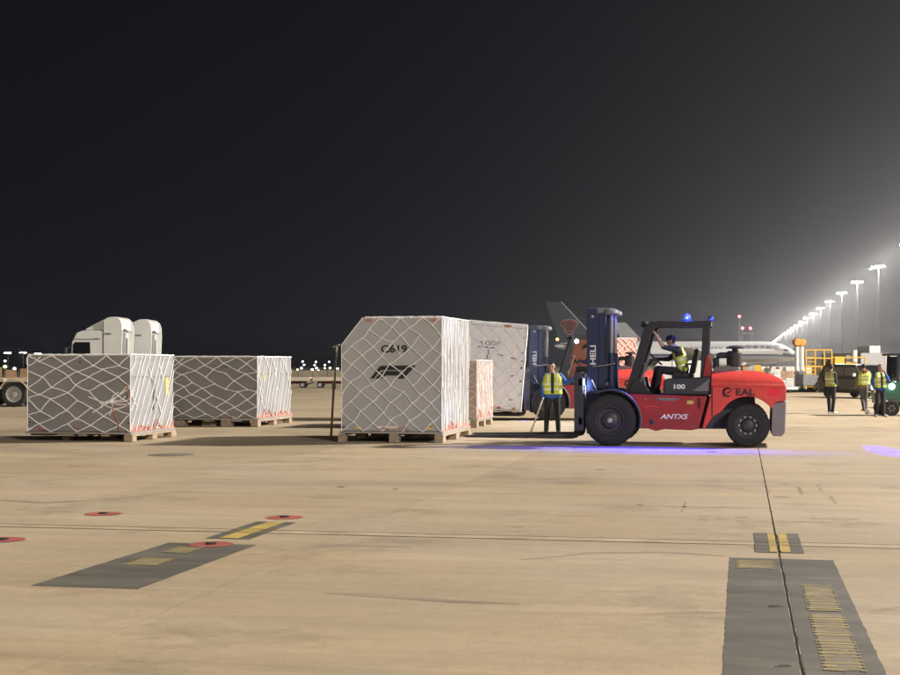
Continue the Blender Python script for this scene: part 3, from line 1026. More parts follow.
def make_forklift(label, loc):
    t = thing("forklift", label, "forklift", loc, 0.0, "red counterbalance forklifts")
    fr, rr_, rx = 0.525, 0.435, 2.75
    # wheels: twin tyres in front, single behind
    for s in (-1, 1):
        wheel(t, 0.0, s * 0.92, fr, fr, 0.27, M_RIM, 0, 0, 0.56, s)
        wheel(t, 0.0, s * 0.60, fr, fr, 0.27, M_RIM, 0, 0, 0.56, s)
        wheel(t, rx, s * 0.83, rr_, rr_, 0.26, M_RIM, 10, 0.66, 0.60, s)
    for s in (-1, 1):
        hb = MB()
        hb.lathe([(0.16, 0), (0.16, s * 0.06), (0.13, s * 0.08)], (0, s * 0.98, fr), "y", 20)
        hb.lathe([(0.05, s * 0.08), (0.05, s * 0.11), (0.03, s * 0.115)], (0, s * 0.98, fr), "y", 12, 1)
        hb.build("hub", [M_RIM, M_BOLT], t, smooth=True)
    # axles and frame between the wheels
    MB().box(-0.28, 2.9, -0.42, 0.42, 0.34, 1.0).build("frame", M_DARK, t, bevel=0.02)
    MB().tube([(0, -0.8, fr), (0, 0.8, fr)], 0.13, 14).build("front_axle", M_GREYM, t, smooth=True)
    MB().tube([(rx, -0.72, rr_), (rx, 0.72, rr_)], 0.09, 12).build("rear_axle", M_GREYM, t, smooth=True)
    # side panels (step boxes) in red
    for s in (-1, 1):
        y0, y1 = (s * 0.98, s * 0.44) if s < 0 else (s * 0.44, s * 0.98)
        poly = arc(0, fr, 0.60, -16, 60, 10)[::1]
        poly = poly + [(0.33, 1.06), (1.95, 1.02), (1.78, 0.36), (1.62, 0.33), (1.1, 0.35), (0.92, 0.31), (0.75, 0.36)]
        MB().prism(poly, y0, y1).build("side_panel", M_RED, t, bevel=0.022)
        # recessed step with a lighter tread
        ys = s * 0.985
        MB().prism([(0.92, 0.985), (1.42, 0.975), (1.30, 0.93), (1.05, 0.925)], min(ys, ys - s * 0.012), max(ys, ys - s * 0.012)).build("step_tread", M_GREYM, t)
        MB().tube([(0.70, s * 0.985, 0.80), (0.86, s * 0.985, 0.82), (0.98, s * 0.985, 0.79)], 0.012, 5).build("panel_crease", M_CWT, t)
        # fender over the front wheel
        fo = arc(0, fr, 0.64, -14, 118, 16)
        fi = arc(0, fr, 0.595, 118, -14, 16)
        MB().prism(fo + fi, min(s * 0.46, s * 1.03), max(s * 0.46, s * 1.03)).build("fender", M_DARK, t, bevel=0.01)
        lip = MB().tube([(x, s * 1.03, z) for x, z in arc(0, fr, 0.635, -14, 60, 12)], 0.013, 5)
        lip.build("fender_lip", M_GREYM, t)
        # mudguard bracket
        MB().box(-0.42, -0.20, min(s * .4, s * 1.0), max(s * .4, s * 1.0), 1.07, 1.13).build("fender_shelf", M_NAVY, t, bevel=0.012)
    # floor
    MB().box(0.25, 1.10, -0.85, 0.85, 1.02, 1.05).build("floor_plate", M_DARK, t)
    # dash cowl and steering
    for s in (-1, 1):
        MB().prism([(0.32, 1.07), (0.82, 1.05), (0.70, 1.22), (0.66, 1.40), (0.50, 1.38), (0.40, 1.24)], s * 0.60 - 0.06, s * 0.60 + 0.06).build("cowl_bracket", M_GUARD, t, bevel=0.012)
    MB().prism([(0.34, 1.05), (0.52, 1.05), (0.60, 1.45), (0.72, 1.62), (0.62, 1.70), (0.46, 1.62), (0.36, 1.40)], -0.52, 0.52).build("dash_cowl", M_DARK, t, bevel=0.03)
    st = MB().tube([(0.62, 0, 1.55), (0.84, 0, 1.78)], 0.03, 8)
    so = st.build("steering_column", M_DARK, t)
    cw, ax = Vector((0.85, 0, 1.79)), Vector((0.69, 0, 0.72)).normalized()
    a1 = Vector((0, 1, 0)); a2 = ax.cross(a1)
    ws = MB()
    ws.tube([cw + (a1 * math.cos(2 * math.pi * q / 24) + a2 * math.sin(2 * math.pi * q / 24)) * 0.19 for q in range(25)], 0.016, 6)
    for q in range(3):
        ws.tube([cw, cw + (a1 * math.cos(2.1 * q) + a2 * math.sin(2.1 * q)) * 0.19], 0.012, 5)
    ws.build("steering_wheel", M_SEAT, so)
    # engine hood with capacity number
    hd = MB().prism([(1.07, 1.04), (1.07, 1.30), (1.12, 1.37), (2.02, 1.40), (2.02, 1.04)], -0.86, 0.86).build("engine_hood", M_DARK, t, bevel=0.03)
    MB().prism([(1.66, 1.12), (2.0, 1.12), (2.0, 1.37)], -0.869, -0.855).build("hood_vent", M_GREYM, hd)
    text_mesh("lettering", "100", 0.125, M_WHITE, t, (1.38, -0.868, 1.205), sx=1.35, offset=0.004)
    # seat
    se = MB().prism([(1.20, 1.38), (1.66, 1.38), (1.66, 1.48), (1.22, 1.50)], -0.24, 0.24).build("seat", M_SEAT, t, bevel=0.03)
    MB().prism([(1.56, 1.46), (1.68, 1.46), (1.78, 1.98), (1.68, 2.0)], -0.22, 0.22).build("seat_back", M_SEAT, t, bevel=0.04)
    MB().tube([(1.45, -0.27, 1.48), (1.5, -0.27, 1.66), (1.72, -0.27, 1.68)], 0.022, 6).build("hip_restraint", M_SEAT, t)
    # counterweight
    archp = arc(rx, rr_, 0.58, 35, 150, 14)
    low = [(2.06, 0.60), (1.90, 0.36), (1.84, 0.36), (2.0, 1.0)]
    cwt = MB().prism([(2.02, 1.02), (2.02, 1.235), (3.51, 1.235), (3.50, 0.94), (3.28, 0.90)] + archp + low, -0.97, 0.97)
    # shoulders rounding over to the flat top
    rg = []
    for z_, xa, xb, ya, yb in ((1.225, 2.02, 3.505, .965, .93), (1.30, 2.02, 3.49, .955, .90), (1.38, 2.02, 3.40, .90, .82), (1.45, 2.02, 3.24, .80, .72), (1.50, 2.03, 3.06, .66, .58), (1.53, 2.05, 2.90, .50, .44)):
        xm = xa * 0.35 + xb * 0.65
        rg.append([(xa, -ya, z_ - (0.02 if z_ > 1.4 else 0)), (xm, -(ya + yb) / 2 - 0.01, z_ + 0.004), (xb, -yb * 0.86, z_), (xb, yb * 0.86, z_), (xm, (ya + yb) / 2 + 0.01, z_ + 0.004), (xa, ya, z_ - (0.02 if z_ > 1.4 else 0))])
    cwt.loft(rg)
    ct = cwt.build("counterweight", M_CWT, t, bevel=0.03, segs=3)
    MB().prism([(3.23, 0.90), (3.51, 0.93), (3.48, 0.30), (3.42, 0.22), (3.25, 0.22), (3.20, 0.30)], -0.88, 0.88).build("rear_bumper", M_BUMP, t, bevel=0.03)
    for s in (-1, 1):
        tl = MB().box(3.14, 3.40, s * 0.955 - 0.02, s * 0.955 + 0.03 * (1 if s < 0 else 1), 1.03, 1.19).build("tail_light", M_TAIL, t, bevel=0.012)
        MB().prism([(2.10, 1.22), (2.34, 1.24), (3.10, 1.235), (3.44, 1.22), (3.44, 1.20), (2.34, 1.20)], s * 0.985 - 0.012, s * 0.985 + 0.012).build("side_crease", M_CWT, ct, bevel=0.006)
    text_mesh("lettering", "EAL", 0.185, M_BLK, t, (2.70, -0.985, 1.10), sx=1.25, offset=0.004)
    em = MB()
    pts = [(2.36 + 0.085 * math.cos(R(a)), -0.978, 1.10 + 0.085 * math.sin(R(a))) for a in range(40, 321, 20)]
    em.tube(pts, [0.006 + 0.02 * math.sin(math.pi * q / (len(pts) - 1)) for q in range(len(pts))], 5)
    em.tube([(2.32, -0.978, 1.06), (2.38, -0.978, 1.10), (2.46, -0.978, 1.16)], [0.005, 0.016, 0.004], 5)
    em.build("emblem", M_BLK, t)
    tx = text_mesh("lettering", "ANTXS", 0.14, M_WHITE, t, (1.28, -0.992, 0.60), sx=1.25, shear=0.28, offset=0.002, spacing=0.92)
    MB().box(1.55, 1.68, -0.994, -0.978, 0.86, 0.93).build("warning_label", M_LABELY, t, bevel=0.002)
    MB().tube([(1.80, -1.0, 0.78), (1.80, -1.03, 0.82), (1.80, -1.03, 0.94), (1.80, -1.0, 0.98)], 0.013, 6).build("grab_handle", M_GUARD, t)
    MB().tube([(0.60, -0.66, 1.30), (0.70, -0.67, 1.62), (0.80, -0.66, 1.95)], 0.016, 6).build("grab_rail", M_STEEL, t)
    MB().lathe([(0.05, 0.0), (0.05, -0.02), (0.03, -0.025)], (0.85, -0.98, 0.50), "y", 14).build("filler_cap", M_DARK, t)
    for bx_p, bz_p in ((0.72, 0.96), (1.70, 0.96), (1.66, 0.42), (0.74, 0.42)):
        MB().lathe([(0.016, 0.0), (0.016, -0.012), (0.008, -0.014)], (bx_p, -0.98, bz_p), "y", 8).build("panel_bolt", M_GREYM, t)
    MB().box(2.04, 2.06, -0.985, -0.965, 0.62, 1.22).build("panel_gap", M_GUARD, t)
    # radiator grille and exhaust behind the cab
    MB().prism([(2.03, 1.48), (2.08, 1.60), (2.50, 1.66), (2.62, 1.55)], -0.42, 0.42).build("radiator_grille", M_GREYM, t, bevel=0.012)
    MB().tube([(2.12, -0.30, 1.55), (2.12, -0.30, 1.78), (2.15, -0.30, 1.83), (2.2, -0.30, 1.85), (2.5, -0.30, 1.85)], 0.062, 10).build("intake_pipe", M_SEAT, t, smooth=True)
    MB().lathe([(0.10, 1.60), (0.15, 1.63), (0.155, 1.90), (0.12, 1.94)], (2.48, -0.30, 0), "z", 20).build("air_cleaner", M_SEAT, t, smooth=True)
    cp = MB().lathe([(0.06, 1.93), (0.06, 1.98), (0.17, 1.99), (0.18, 2.01), (0.10, 2.045), (0.02, 2.05)], (2.50, -0.30, 0), "z", 20).build("intake_cap", M_DARK, t, smooth=True)
    # overhead guard
    for s in (-1, 1):
        MB().prism([(0.26, 1.06), (0.45, 1.06), (0.60, 1.55), (0.80, 2.24), (0.88, 2.40), (0.96, 2.45), (0.96, 2.545), (0.80, 2.545), (0.71, 2.50), (0.64, 2.32), (0.43, 1.60)],
                   s * 0.58 - 0.05, s * 0.58 + 0.05).build("front_post", M_GUARD, t, bevel=0.015)
        MB().prism([(1.80, 1.39), (1.95, 1.39), (2.0, 2.44), (1.86, 2.44)], s * 0.58 - 0.05, s * 0.58 + 0.05).build("rear_post", M_GUARD, t, bevel=0.012)
        MB().box(0.94, 2.03, s * 0.58 - 0.055, s * 0.58 + 0.055, 2.435, 2.552).build("guard_rail", M_GUARD, t, bevel=0.015)
        MB().prism([(1.86, 1.41), (2.03, 1.41), (1.99, 1.85), (1.93, 1.85)], s * 0.60 - 0.058, s * 0.60 + 0.058).build("post_foot", M_RED, t, bevel=0.01)
        # lamps on the front of the guard
        MB().lathe([(0.05, 0.70), (0.075, 0.62), (0.075, 0.60)], (0, s * 0.45, 2.50), "x", 14).build("work_light", M_GUARD, t, smooth=True)
    for q in range(7):
        xx = 1.0 + q * 0.155
        MB().box(xx, xx + 0.035, -0.53, 0.53, 2.46, 2.53).build("guard_slat", M_GUARD, t)
    MB().box(0.80, 0.92, -0.53, 0.53, 2.46, 2.545).build("guard_crossbar", M_GUARD, t, bevel=0.012)
    MB().box(1.90, 2.02, -0.53, 0.53, 2.46, 2.545).build("guard_crossbar", M_GUARD, t, bevel=0.012)
    # mast
    for s in (-1, 1):
        y = s * 0.46
        rl = MB()
        rl.box(-0.53, -0.30, y - 0.07, y + 0.07, 0.22, 2.83)
        rl.box(-0.29, -0.13, y - 0.05, y + 0.05, 0.30, 2.70)
        mo = rl.build("mast_rail", M_NAVY, t, bevel=0.012)
        MB().tube([(-0.02, y, 0.7), (-0.02, y, 1.9)], 0.065, 14).build("lift_cylinder", M_NAVY, t, smooth=True)
        MB().tube([(-0.02, y, 1.9), (-0.02, y, 2.70)], 0.042, 12).build("lift_rod", M_STEEL, t, smooth=True)
        MB().tube([(-0.20, y - s * 0.10, 0.6), (-0.20, y - s * 0.10, 2.66)], 0.02, 6).build("lift_chain", M_FORK, t)
        MB().tube([(-0.12, y + s * 0.06, 0.7), (-0.10, y + s * 0.07, 1.6), (-0.13, y + s * 0.06, 2.1), (-0.10, y + s * 0.05, 2.62)], 0.018, 6).build("hose", M_SEAT, t)
        MB().tube([(-0.40, y + s * 0.08, 1.62), (-0.15, y + s * 0.08, 1.64), (0.06, y + s * 0.08, 1.68)], 0.022, 7).build("tilt_pin", M_STEEL, t)
        MB().lathe([(0.03, 0), (0.03, s * 0.02)], (-0.40, y + s * 0.07, 2.66), "y", 10).build("rail_bolt", M_BOLT, t)
        MB().tube([(-0.42, y + s * 0.075, 1.34), (-0.24, y + s * 0.075, 0.98)], 0.011, 5).build("rail_stripe", M_WHITE, t)
        MB().tube([(-0.22, s * 0.30, 0.85), (0.45, s * 0.42, 1.02)], 0.06, 10).build("tilt_cylinder", M_NAVY, t, smooth=True)
    cy = -0.46 - 0.073
    text_mesh("lettering", "HELI", 0.165, M_WHITE, t, (-0.39, cy, 1.86), rot=(math.pi / 2, -math.pi / 2, 0), sx=1.30, offset=0.003)
    for s in (-1, 1):
        MB().lathe([(0.15, 2.70), (0.165, 2.73), (0.15, 2.79), (0.09, 2.82)], (-0.03, s * 0.46, 0), "z", 18).build("cylinder_head", M_GREYM, t, smooth=True)
    MB().box(-0.50, -0.02, -0.52, 0.52, 2.725, 2.84).build("mast_crosshead", M_GREYM, t, bevel=0.02)
    MB().box(-0.28, -0.16, -0.40, 0.40, 0.55, 0.75).build("mast_crossbar", M_NAVY, t, bevel=0.012)
    MB().box(-0.50, -0.40, -0.40, 0.40, 1.30, 1.42).build("mast_crossbar", M_NAVY, t, bevel=0.012)
    # carriage and forks
    for z0 in (0.42, 1.22):
        MB().box(-0.66, -0.56, -0.98, 0.98, z0, z0 + 0.16).build("carriage_bar", M_DARK, t, bevel=0.012)
    for s in (-1, 1):
        MB().prism([(-0.74, 0.30), (-0.55, 0.30), (-0.545, 0.9), (-0.57, 1.50), (-0.74, 1.50)], s * 0.93 - 0.05, s * 0.93 + 0.05).build("carriage_plate", M_DARK, t, bevel=0.015)
        fk = MB()
        y = s * 0.55
        fk.prism([(-0.67, 1.42), (-0.76, 1.42), (-0.78, 0.26), (-0.90, 0.21), (-3.12, 0.17), (-3.14, 0.145), (-3.05, 0.125), (-0.85, 0.115), (-0.72, 0.14), (-0.67, 0.22)], y - 0.10, y + 0.10)
        fk.build("fork", M_FORK, t, bevel=0.008)
    # headlights between mast and cowl
    for s in (-1, 1):
        h = MB().lathe([(0.07, -0.02), (0.095, -0.06), (0.095, -0.10)], (-0.02, s * 0.80, 1.25), "x", 16)
        h.build("headlight", M_GUARD, t, smooth=True)
        MB().tube([(0.0, s * 0.80, 1.25), (0.05, s * 0.80, 1.10)], 0.018, 6).build("headlight_stalk", M_GUARD, t)
    # mirror arm at the front of the guard
    MB().lathe([(0.06, 0), (0.055, 0.03)], (0.70, -0.62, 2.50), "z", 12).build("mirror", M_GUARD, t, smooth=True)
    # blue beacon on the roof and blue marker lamp behind
    bc = MB()
    bc.lathe([(0.08, 2.552), (0.08, 2.58)], (1.54, -0.40, 0), "z", 16, 0)
    bc.lathe([(0.070, 2.58), (0.070, 2.64), (0.045, 2.685), (0.006, 2.70)], (1.54, -0.40, 0), "z", 16, 1)
    bc.lathe([(0.026, -0.08), (0.026, 0.0)], (1.54, -0.40, 2.625), "y", 10, 2)
    bc.build("beacon", [M_GUARD, M_BLUE, M_BLUEC], t, smooth=True)
    mk = MB()
    mk.box(1.97, 2.05, -0.66, -0.56, 2.555, 2.65, 0)
    mk.box(2.05, 2.062, -0.655, -0.565, 2.565, 2.64, 1)
    mk.prism([(1.985, 2.565), (2.05, 2.565), (2.05, 2.64)], -0.666, -0.661, 1)
    mk.build("rear_marker_lamp", [M_GUARD, M_BLUE], t)
    MB().box(1.48, 1.62, -0.44, -0.36, 2.53, 2.556).build("beacon_plate", M_GUARD, t)
    return t


def lamp(kind, name, parent, loc, energy, color, aim=None, angle=60, blend=0.5, radius=0.05, scale=(1, 1, 1), along=None):
    ld = bpy.data.lights.new(name, kind)
    ld.energy = energy
    ld.color = color
    ld.shadow_soft_size = radius
    if kind == "SPOT":
        ld.spot_size = R(angle)
        ld.spot_blend = blend
    o = bpy.data.objects.new(name, ld)
    COL.objects.link(o)
    o.parent = parent
    o.location = loc
    if aim is not None:
        o.rotation_euler = (Vector(aim) - Vector(loc)).to_track_quat("-Z", "Y").to_euler()
        if along is not None:
            zc = (Vector(loc) - Vector(aim)).normalized()
            xc = (Vector(along) - zc * Vector(along).dot(zc)).normalized()
            yc_ = zc.cross(xc)
            o.rotation_euler = Matrix((xc, yc_, zc)).transposed().to_euler()
    o.scale = scale
    return o


c = G(610.0, 446.0)
FK = Vector((c.x, c.y + 1.05, 0))
f1 = make_forklift("red forklift in front, its driver leaning forward, empty forks lowered", FK)
c = G(542.5, 420.5)
F2L = Vector((c.x, c.y + 1.05, 0))
f2 = copy_tree(f1)
f2.location = F2L
F2R = R(10)
f2.rotation_euler = (0, 0, F2R)
tag(f2, "red forklift behind, lifting the white crate, work lamp lit on its cab", "forklift", "red counterbalance forklifts")
# lit lamps on the rear forklift's cab
wlp = MB().lathe([(0.06, 0.0), (0.06, -0.05), (0.04, -0.06)], (0.86, -0.64, 2.36), "y", 16).build("work_lamp", M_LAMPW, f2, smooth=True)
MB().lathe([(0.045, 0.0), (0.045, -0.04)], (0.28, -0.64, 2.42), "y", 12).build("turn_lamp", M_LAMPO, f2, smooth=True)
# tinted blue safety lamps: real lamps on the trucks
lamp("POINT", "beacon_glow", f1, (1.54, -0.40, 2.78), 60, (0.03, 0.06, 1.0), radius=0.05)
q1, q2 = G(868.0, 444.5) - FK, G(899.0, 457.0) - FK
lamp("SPOT", "blue_spot_lamp", f1, (2.12, -0.61, 2.60), 60000, (0.0, 0.0, 1.0), aim=(q1 + q2) / 2, angle=16, blend=0.8, radius=0.02, along=q2 - q1, scale=(3.2, 0.36, 1))
lamp("SPOT", "blue_side_lamp", f1, (1.1, -0.72, 2.40), 1900, (0.03, 0.03, 1.0), aim=(0.95, -2.2, 0), angle=46, blend=1.0, radius=0.02, scale=(4.6, 1.0, 1))
lamp("SPOT", "headlight_beam", f1, (-0.15, -0.80, 1.25), 420, (0.72, 0.78, 1.0), aim=(-3.7, -0.2, 1.0), angle=75, blend=0.9, radius=0.06)
lamp("SPOT", "headlight_beam", f1, (-0.15, 0.80, 1.25), 420, (0.72, 0.78, 1.0), aim=(-3.7, 0.4, 1.0), angle=75, blend=0.9, radius=0.06)
lamp("SPOT", "blue_front_lamp", f2, (-0.75, -0.98, 0.95), 160, (0.10, 0.08, 1.0), aim=(-1.1, -1.35, 0), angle=70, blend=0.8, radius=0.02)
lamp("SPOT", "work_lamp_beam", f2, (0.86, -0.72, 2.36), 500, (0.85, 0.92, 1.0), aim=(-0.8, -2.4, 1.4), angle=110, blend=0.8, radius=0.05)

# white crate on the rear forklift's forks, tipped back with the mast
cw_ = crate("white crate with handwritten marks, carried on the rear forklift's forks", 0, 0, 2.9, 2.44, 0.06, 2.58, 33, body=M_CRATE_W, side=M_CRATE_W,
            front=(7, 6, 0.03, 0.0150), side_net=("slant", 10, 1.0, 0.0125), bearers=[(-2.7, .15, .1, 2.3, .01), (-0.3, .15, .1, 2.3, .01)], red=False, cord=M_CORDW)
cw_.location = F2L + Matrix.Rotation(F2R, 3, "Z") @ Vector((-0.80, -1.22, 0.235))
cw_.rotation_euler = (0, R(4.6), F2R)
text_mesh("lettering", "C007", 0.17, M_BLK, cw_, (-1.05, 0.035, 1.98), sx=1.2, shear=0.2)
hs = MB()
for seg in ([(-1.42, 1.98), (-1.36, 2.02), (-1.33, 1.92)], [(-1.45, 1.84), (-1.30, 1.87)], [(-1.25, 1.86), (-1.1, 1.84), (-0.95, 1.85)], [(-1.14, 1.80), (-1.12, 1.66), (-1.17, 1.58), (-1.13, 1.50)],
            [(-0.85, 1.67), (-0.68, 1.64)], [(-0.45, 1.60), (-0.30, 1.57)], [(-0.42, 1.05), (-0.32, 1.08)], [(-0.14, 1.52), (-0.08, 1.53)], [(-0.40, 0.35), (-0.30, 0.36)]):
    MB().tube([(x, 0.034, z) for x, z in seg], 0.014, 5).build("pen_mark", M_BLK, cw_)
for q, (xx, ww, mm) in enumerate(((-1.1, .12, M_PLANK), (-0.85, .22, M_CORDR), (-0.55, .12, M_LABEL), (-0.3, .10, M_ORANGE))):
    MB().box(xx, xx + ww, 0.02, 0.036, 0.065, 0.13).build("edge_label", mm, cw_)
MB().box(-0.72, -0.50, 0.022, 0.036, 2.50, 2.56).build("corner_label", M_CORDR, cw_)
for zz in (0.5, 0.9, 1.3, 1.75, 2.2):
    MB().box(-0.14, -0.09, 0.02, 0.036, zz, zz + 0.045).build("latch", M_DARK, cw_)
MB().box(-2.9, 0.0, 0.3, 2.2, -0.02, 0.012).build("base_beam", M_DARK, cw_)


# ------------------------------------------------------------------ people
def cap_mesh(bb, p0, r0, p1, r1, n=12):
    p0, p1 = Vector(p0), Vector(p1)
    d = p1 - p0
    L = d.length
    if L < 1e-6:
        d = Vector((0, 0, 1)); L = 1e-6
    d.normalize()
    pts, rs = [], []
    for a in (80, 55, 30):
        pts.append(p0 - d * r0 * math.sin(R(a))); rs.append(r0 * math.cos(R(a)))
    pts.append(p0); rs.append(r0)
    pts.append(p1); rs.append(r1)
    for a in (30, 55, 80):
        pts.append(p1 + d * r1 * math.sin(R(a))); rs.append(r1 * math.cos(R(a)))
    # rings with a fixed frame
    ref = Vector((0, 0, 1)) if abs(d.z) < 0.9 else Vector((1, 0, 0))
    a = d.cross(ref).normalized(); c_ = d.cross(a).normalized()
    rings = [[p + (a * math.cos(2 * math.pi * k / n) + c_ * math.sin(2 * math.pi * k / n)) * r for k in range(n)] for p, r in zip(pts, rs)]
    bb.loft(rings)


def remeshed(name, caps, voxel, smooth_it=3):
    bb = MB()
    for c_ in caps:
        cap_mesh(bb, *c_[:4])
    o = bb.build("tmp_fig", [], None)
    rm = o.modifiers.new("r", "REMESH")
    rm.mode = "VOXEL"; rm.voxel_size = voxel; rm.use_smooth_shade = True
    sm = o.modifiers.new("s", "SMOOTH")
    sm.factor = 0.5; sm.iterations = smooth_it
    dg = bpy.context.evaluated_depsgraph_get()
    me = bpy.data.meshes.new_from_object(o.evaluated_get(dg))
    old = o.data
    bpy.data.objects.remove(o)
    bpy.data.meshes.remove(old)
    me.name = name
    me.materials.clear()
    return me


def centers(me):
    a = np.empty(len(me.polygons) * 3, dtype=np.float32)
    me.polygons.foreach_get("center", a)
    return a.reshape(-1, 3)


def cap_dist(P, c_):
    p0, p1 = np.array(c_[0], dtype=np.float32), np.array(c_[2], dtype=np.float32)
    d = p1 - p0
    L2 = float(d @ d) + 1e-9
    t = np.clip(((P - p0) @ d) / L2, 0, 1)
    q = p0 + t[:, None] * d
    return np.linalg.norm(P - q, axis=1) - (c_[1] + (c_[3] - c_[1]) * t)


M_SKIN = mat("skin", (0.42, 0.25, 0.17), rough=0.55, var=0.08)
M_HAIR = mat("black_hair", (0.012, 0.010, 0.009), rough=0.6)
M_VEST = mat("hi_vis_vest", (0.52, 0.60, 0.075), rough=0.75, var=0.12, scale=8, bump=0.3, bscale=14)
M_VESTO = mat("hi_vis_vest_faded", (0.44, 0.46, 0.11), rough=0.8, var=0.12, scale=8, bump=0.3, bscale=14)
M_REFL = mat("reflective_tape", (0.78, 0.80, 0.62), rough=0.3, metal=0.2, var=0.05)
M_EYE = mat("eye_dark", (0.01, 0.008, 0.008), rough=0.3)
M_TROU = mat("black_trousers", (0.014, 0.014, 0.017), rough=0.85, var=0.2, bump=0.4, bscale=12)
M_TROUG = mat("grey_trousers", (0.10, 0.095, 0.10), rough=0.85, var=0.2, bump=0.4, bscale=12)
M_SHOE = mat("dark_shoe", (0.018, 0.017, 0.017), rough=0.5)
M_SHOEW = mat("white_shoe", (0.66, 0.64, 0.62), rough=0.6)
M_JDARK = mat("dark_jacket", (0.020, 0.021, 0.028), rough=0.8, var=0.2, bump=0.4, bscale=12)
M_JBLUE = mat("blue_jacket", (0.018, 0.085, 0.33), rough=0.75, var=0.15, bump=0.4, bscale=12)
M_JNAVY = mat("navy_jacket", (0.015, 0.028, 0.085), rough=0.8, var=0.2, bump=0.4, bscale=12)
M_JOLIVE = mat("olive_jacket", (0.16, 0.14, 0.06), rough=0.85, var=0.15, bump=0.4, bscale=12)
M_HOOD = mat("rust_hood", (0.20, 0.075, 0.05), rough=0.85)
M_CLOTHW = mat("white_cloth", (0.6, 0.6, 0.58), rough=0.8)


def hand(elbow, wrist, curl, tagname="skin", side=1):
    """palm, four fingers and a thumb; curl in 0 (open) .. 1 (fist)"""
    e, w = Vector(elbow), Vector(wrist)
    d = (w - e).normalized()
    ref = Vector((0, 0, 1)) if abs(d.z) < 0.8 else Vector((0, -1, 0))
    a = d.cross(ref).normalized() * side      # across the palm
    nrm = d.cross(a).normalized()             # palm normal
    out = []
    for k in (-1, 0, 1):
        out.append((w + a * 0.02 * k, 0.020, w + d * 0.075 + a * 0.024 * k, 0.016, tagname))
    for k, L in zip((-1.5, -0.5, 0.5, 1.5), (0.070, 0.080, 0.076, 0.060)):
        b0 = w + d * 0.085 + a * 0.019 * k
        b1 = b0 + (d * math.cos(curl * 1.3) + nrm * math.sin(curl * 1.3)) * L * 0.5
        b2 = b1 + (d * math.cos(curl * 2.7) + nrm * math.sin(curl * 2.7)) * L * 0.5
        out.append((b0, 0.0095, b1, 0.009, tagname))
        out.append((b1, 0.009, b2, 0.0075, tagname))
    t0 = w + d * 0.025 + a * 0.030
    t1 = t0 + (d * 0.55 + a * 0.75 * (1 - 0.5 * curl) + nrm * (0.3 + 0.5 * curl)).normalized() * 0.04
    t2 = t1 + (d * 0.85 + a * 0.15 + nrm * curl).normalized() * 0.03
    out += [(t0, 0.0125, t1, 0.011, tagname), (t1, 0.011, t2, 0.0085, tagname)]
    return out


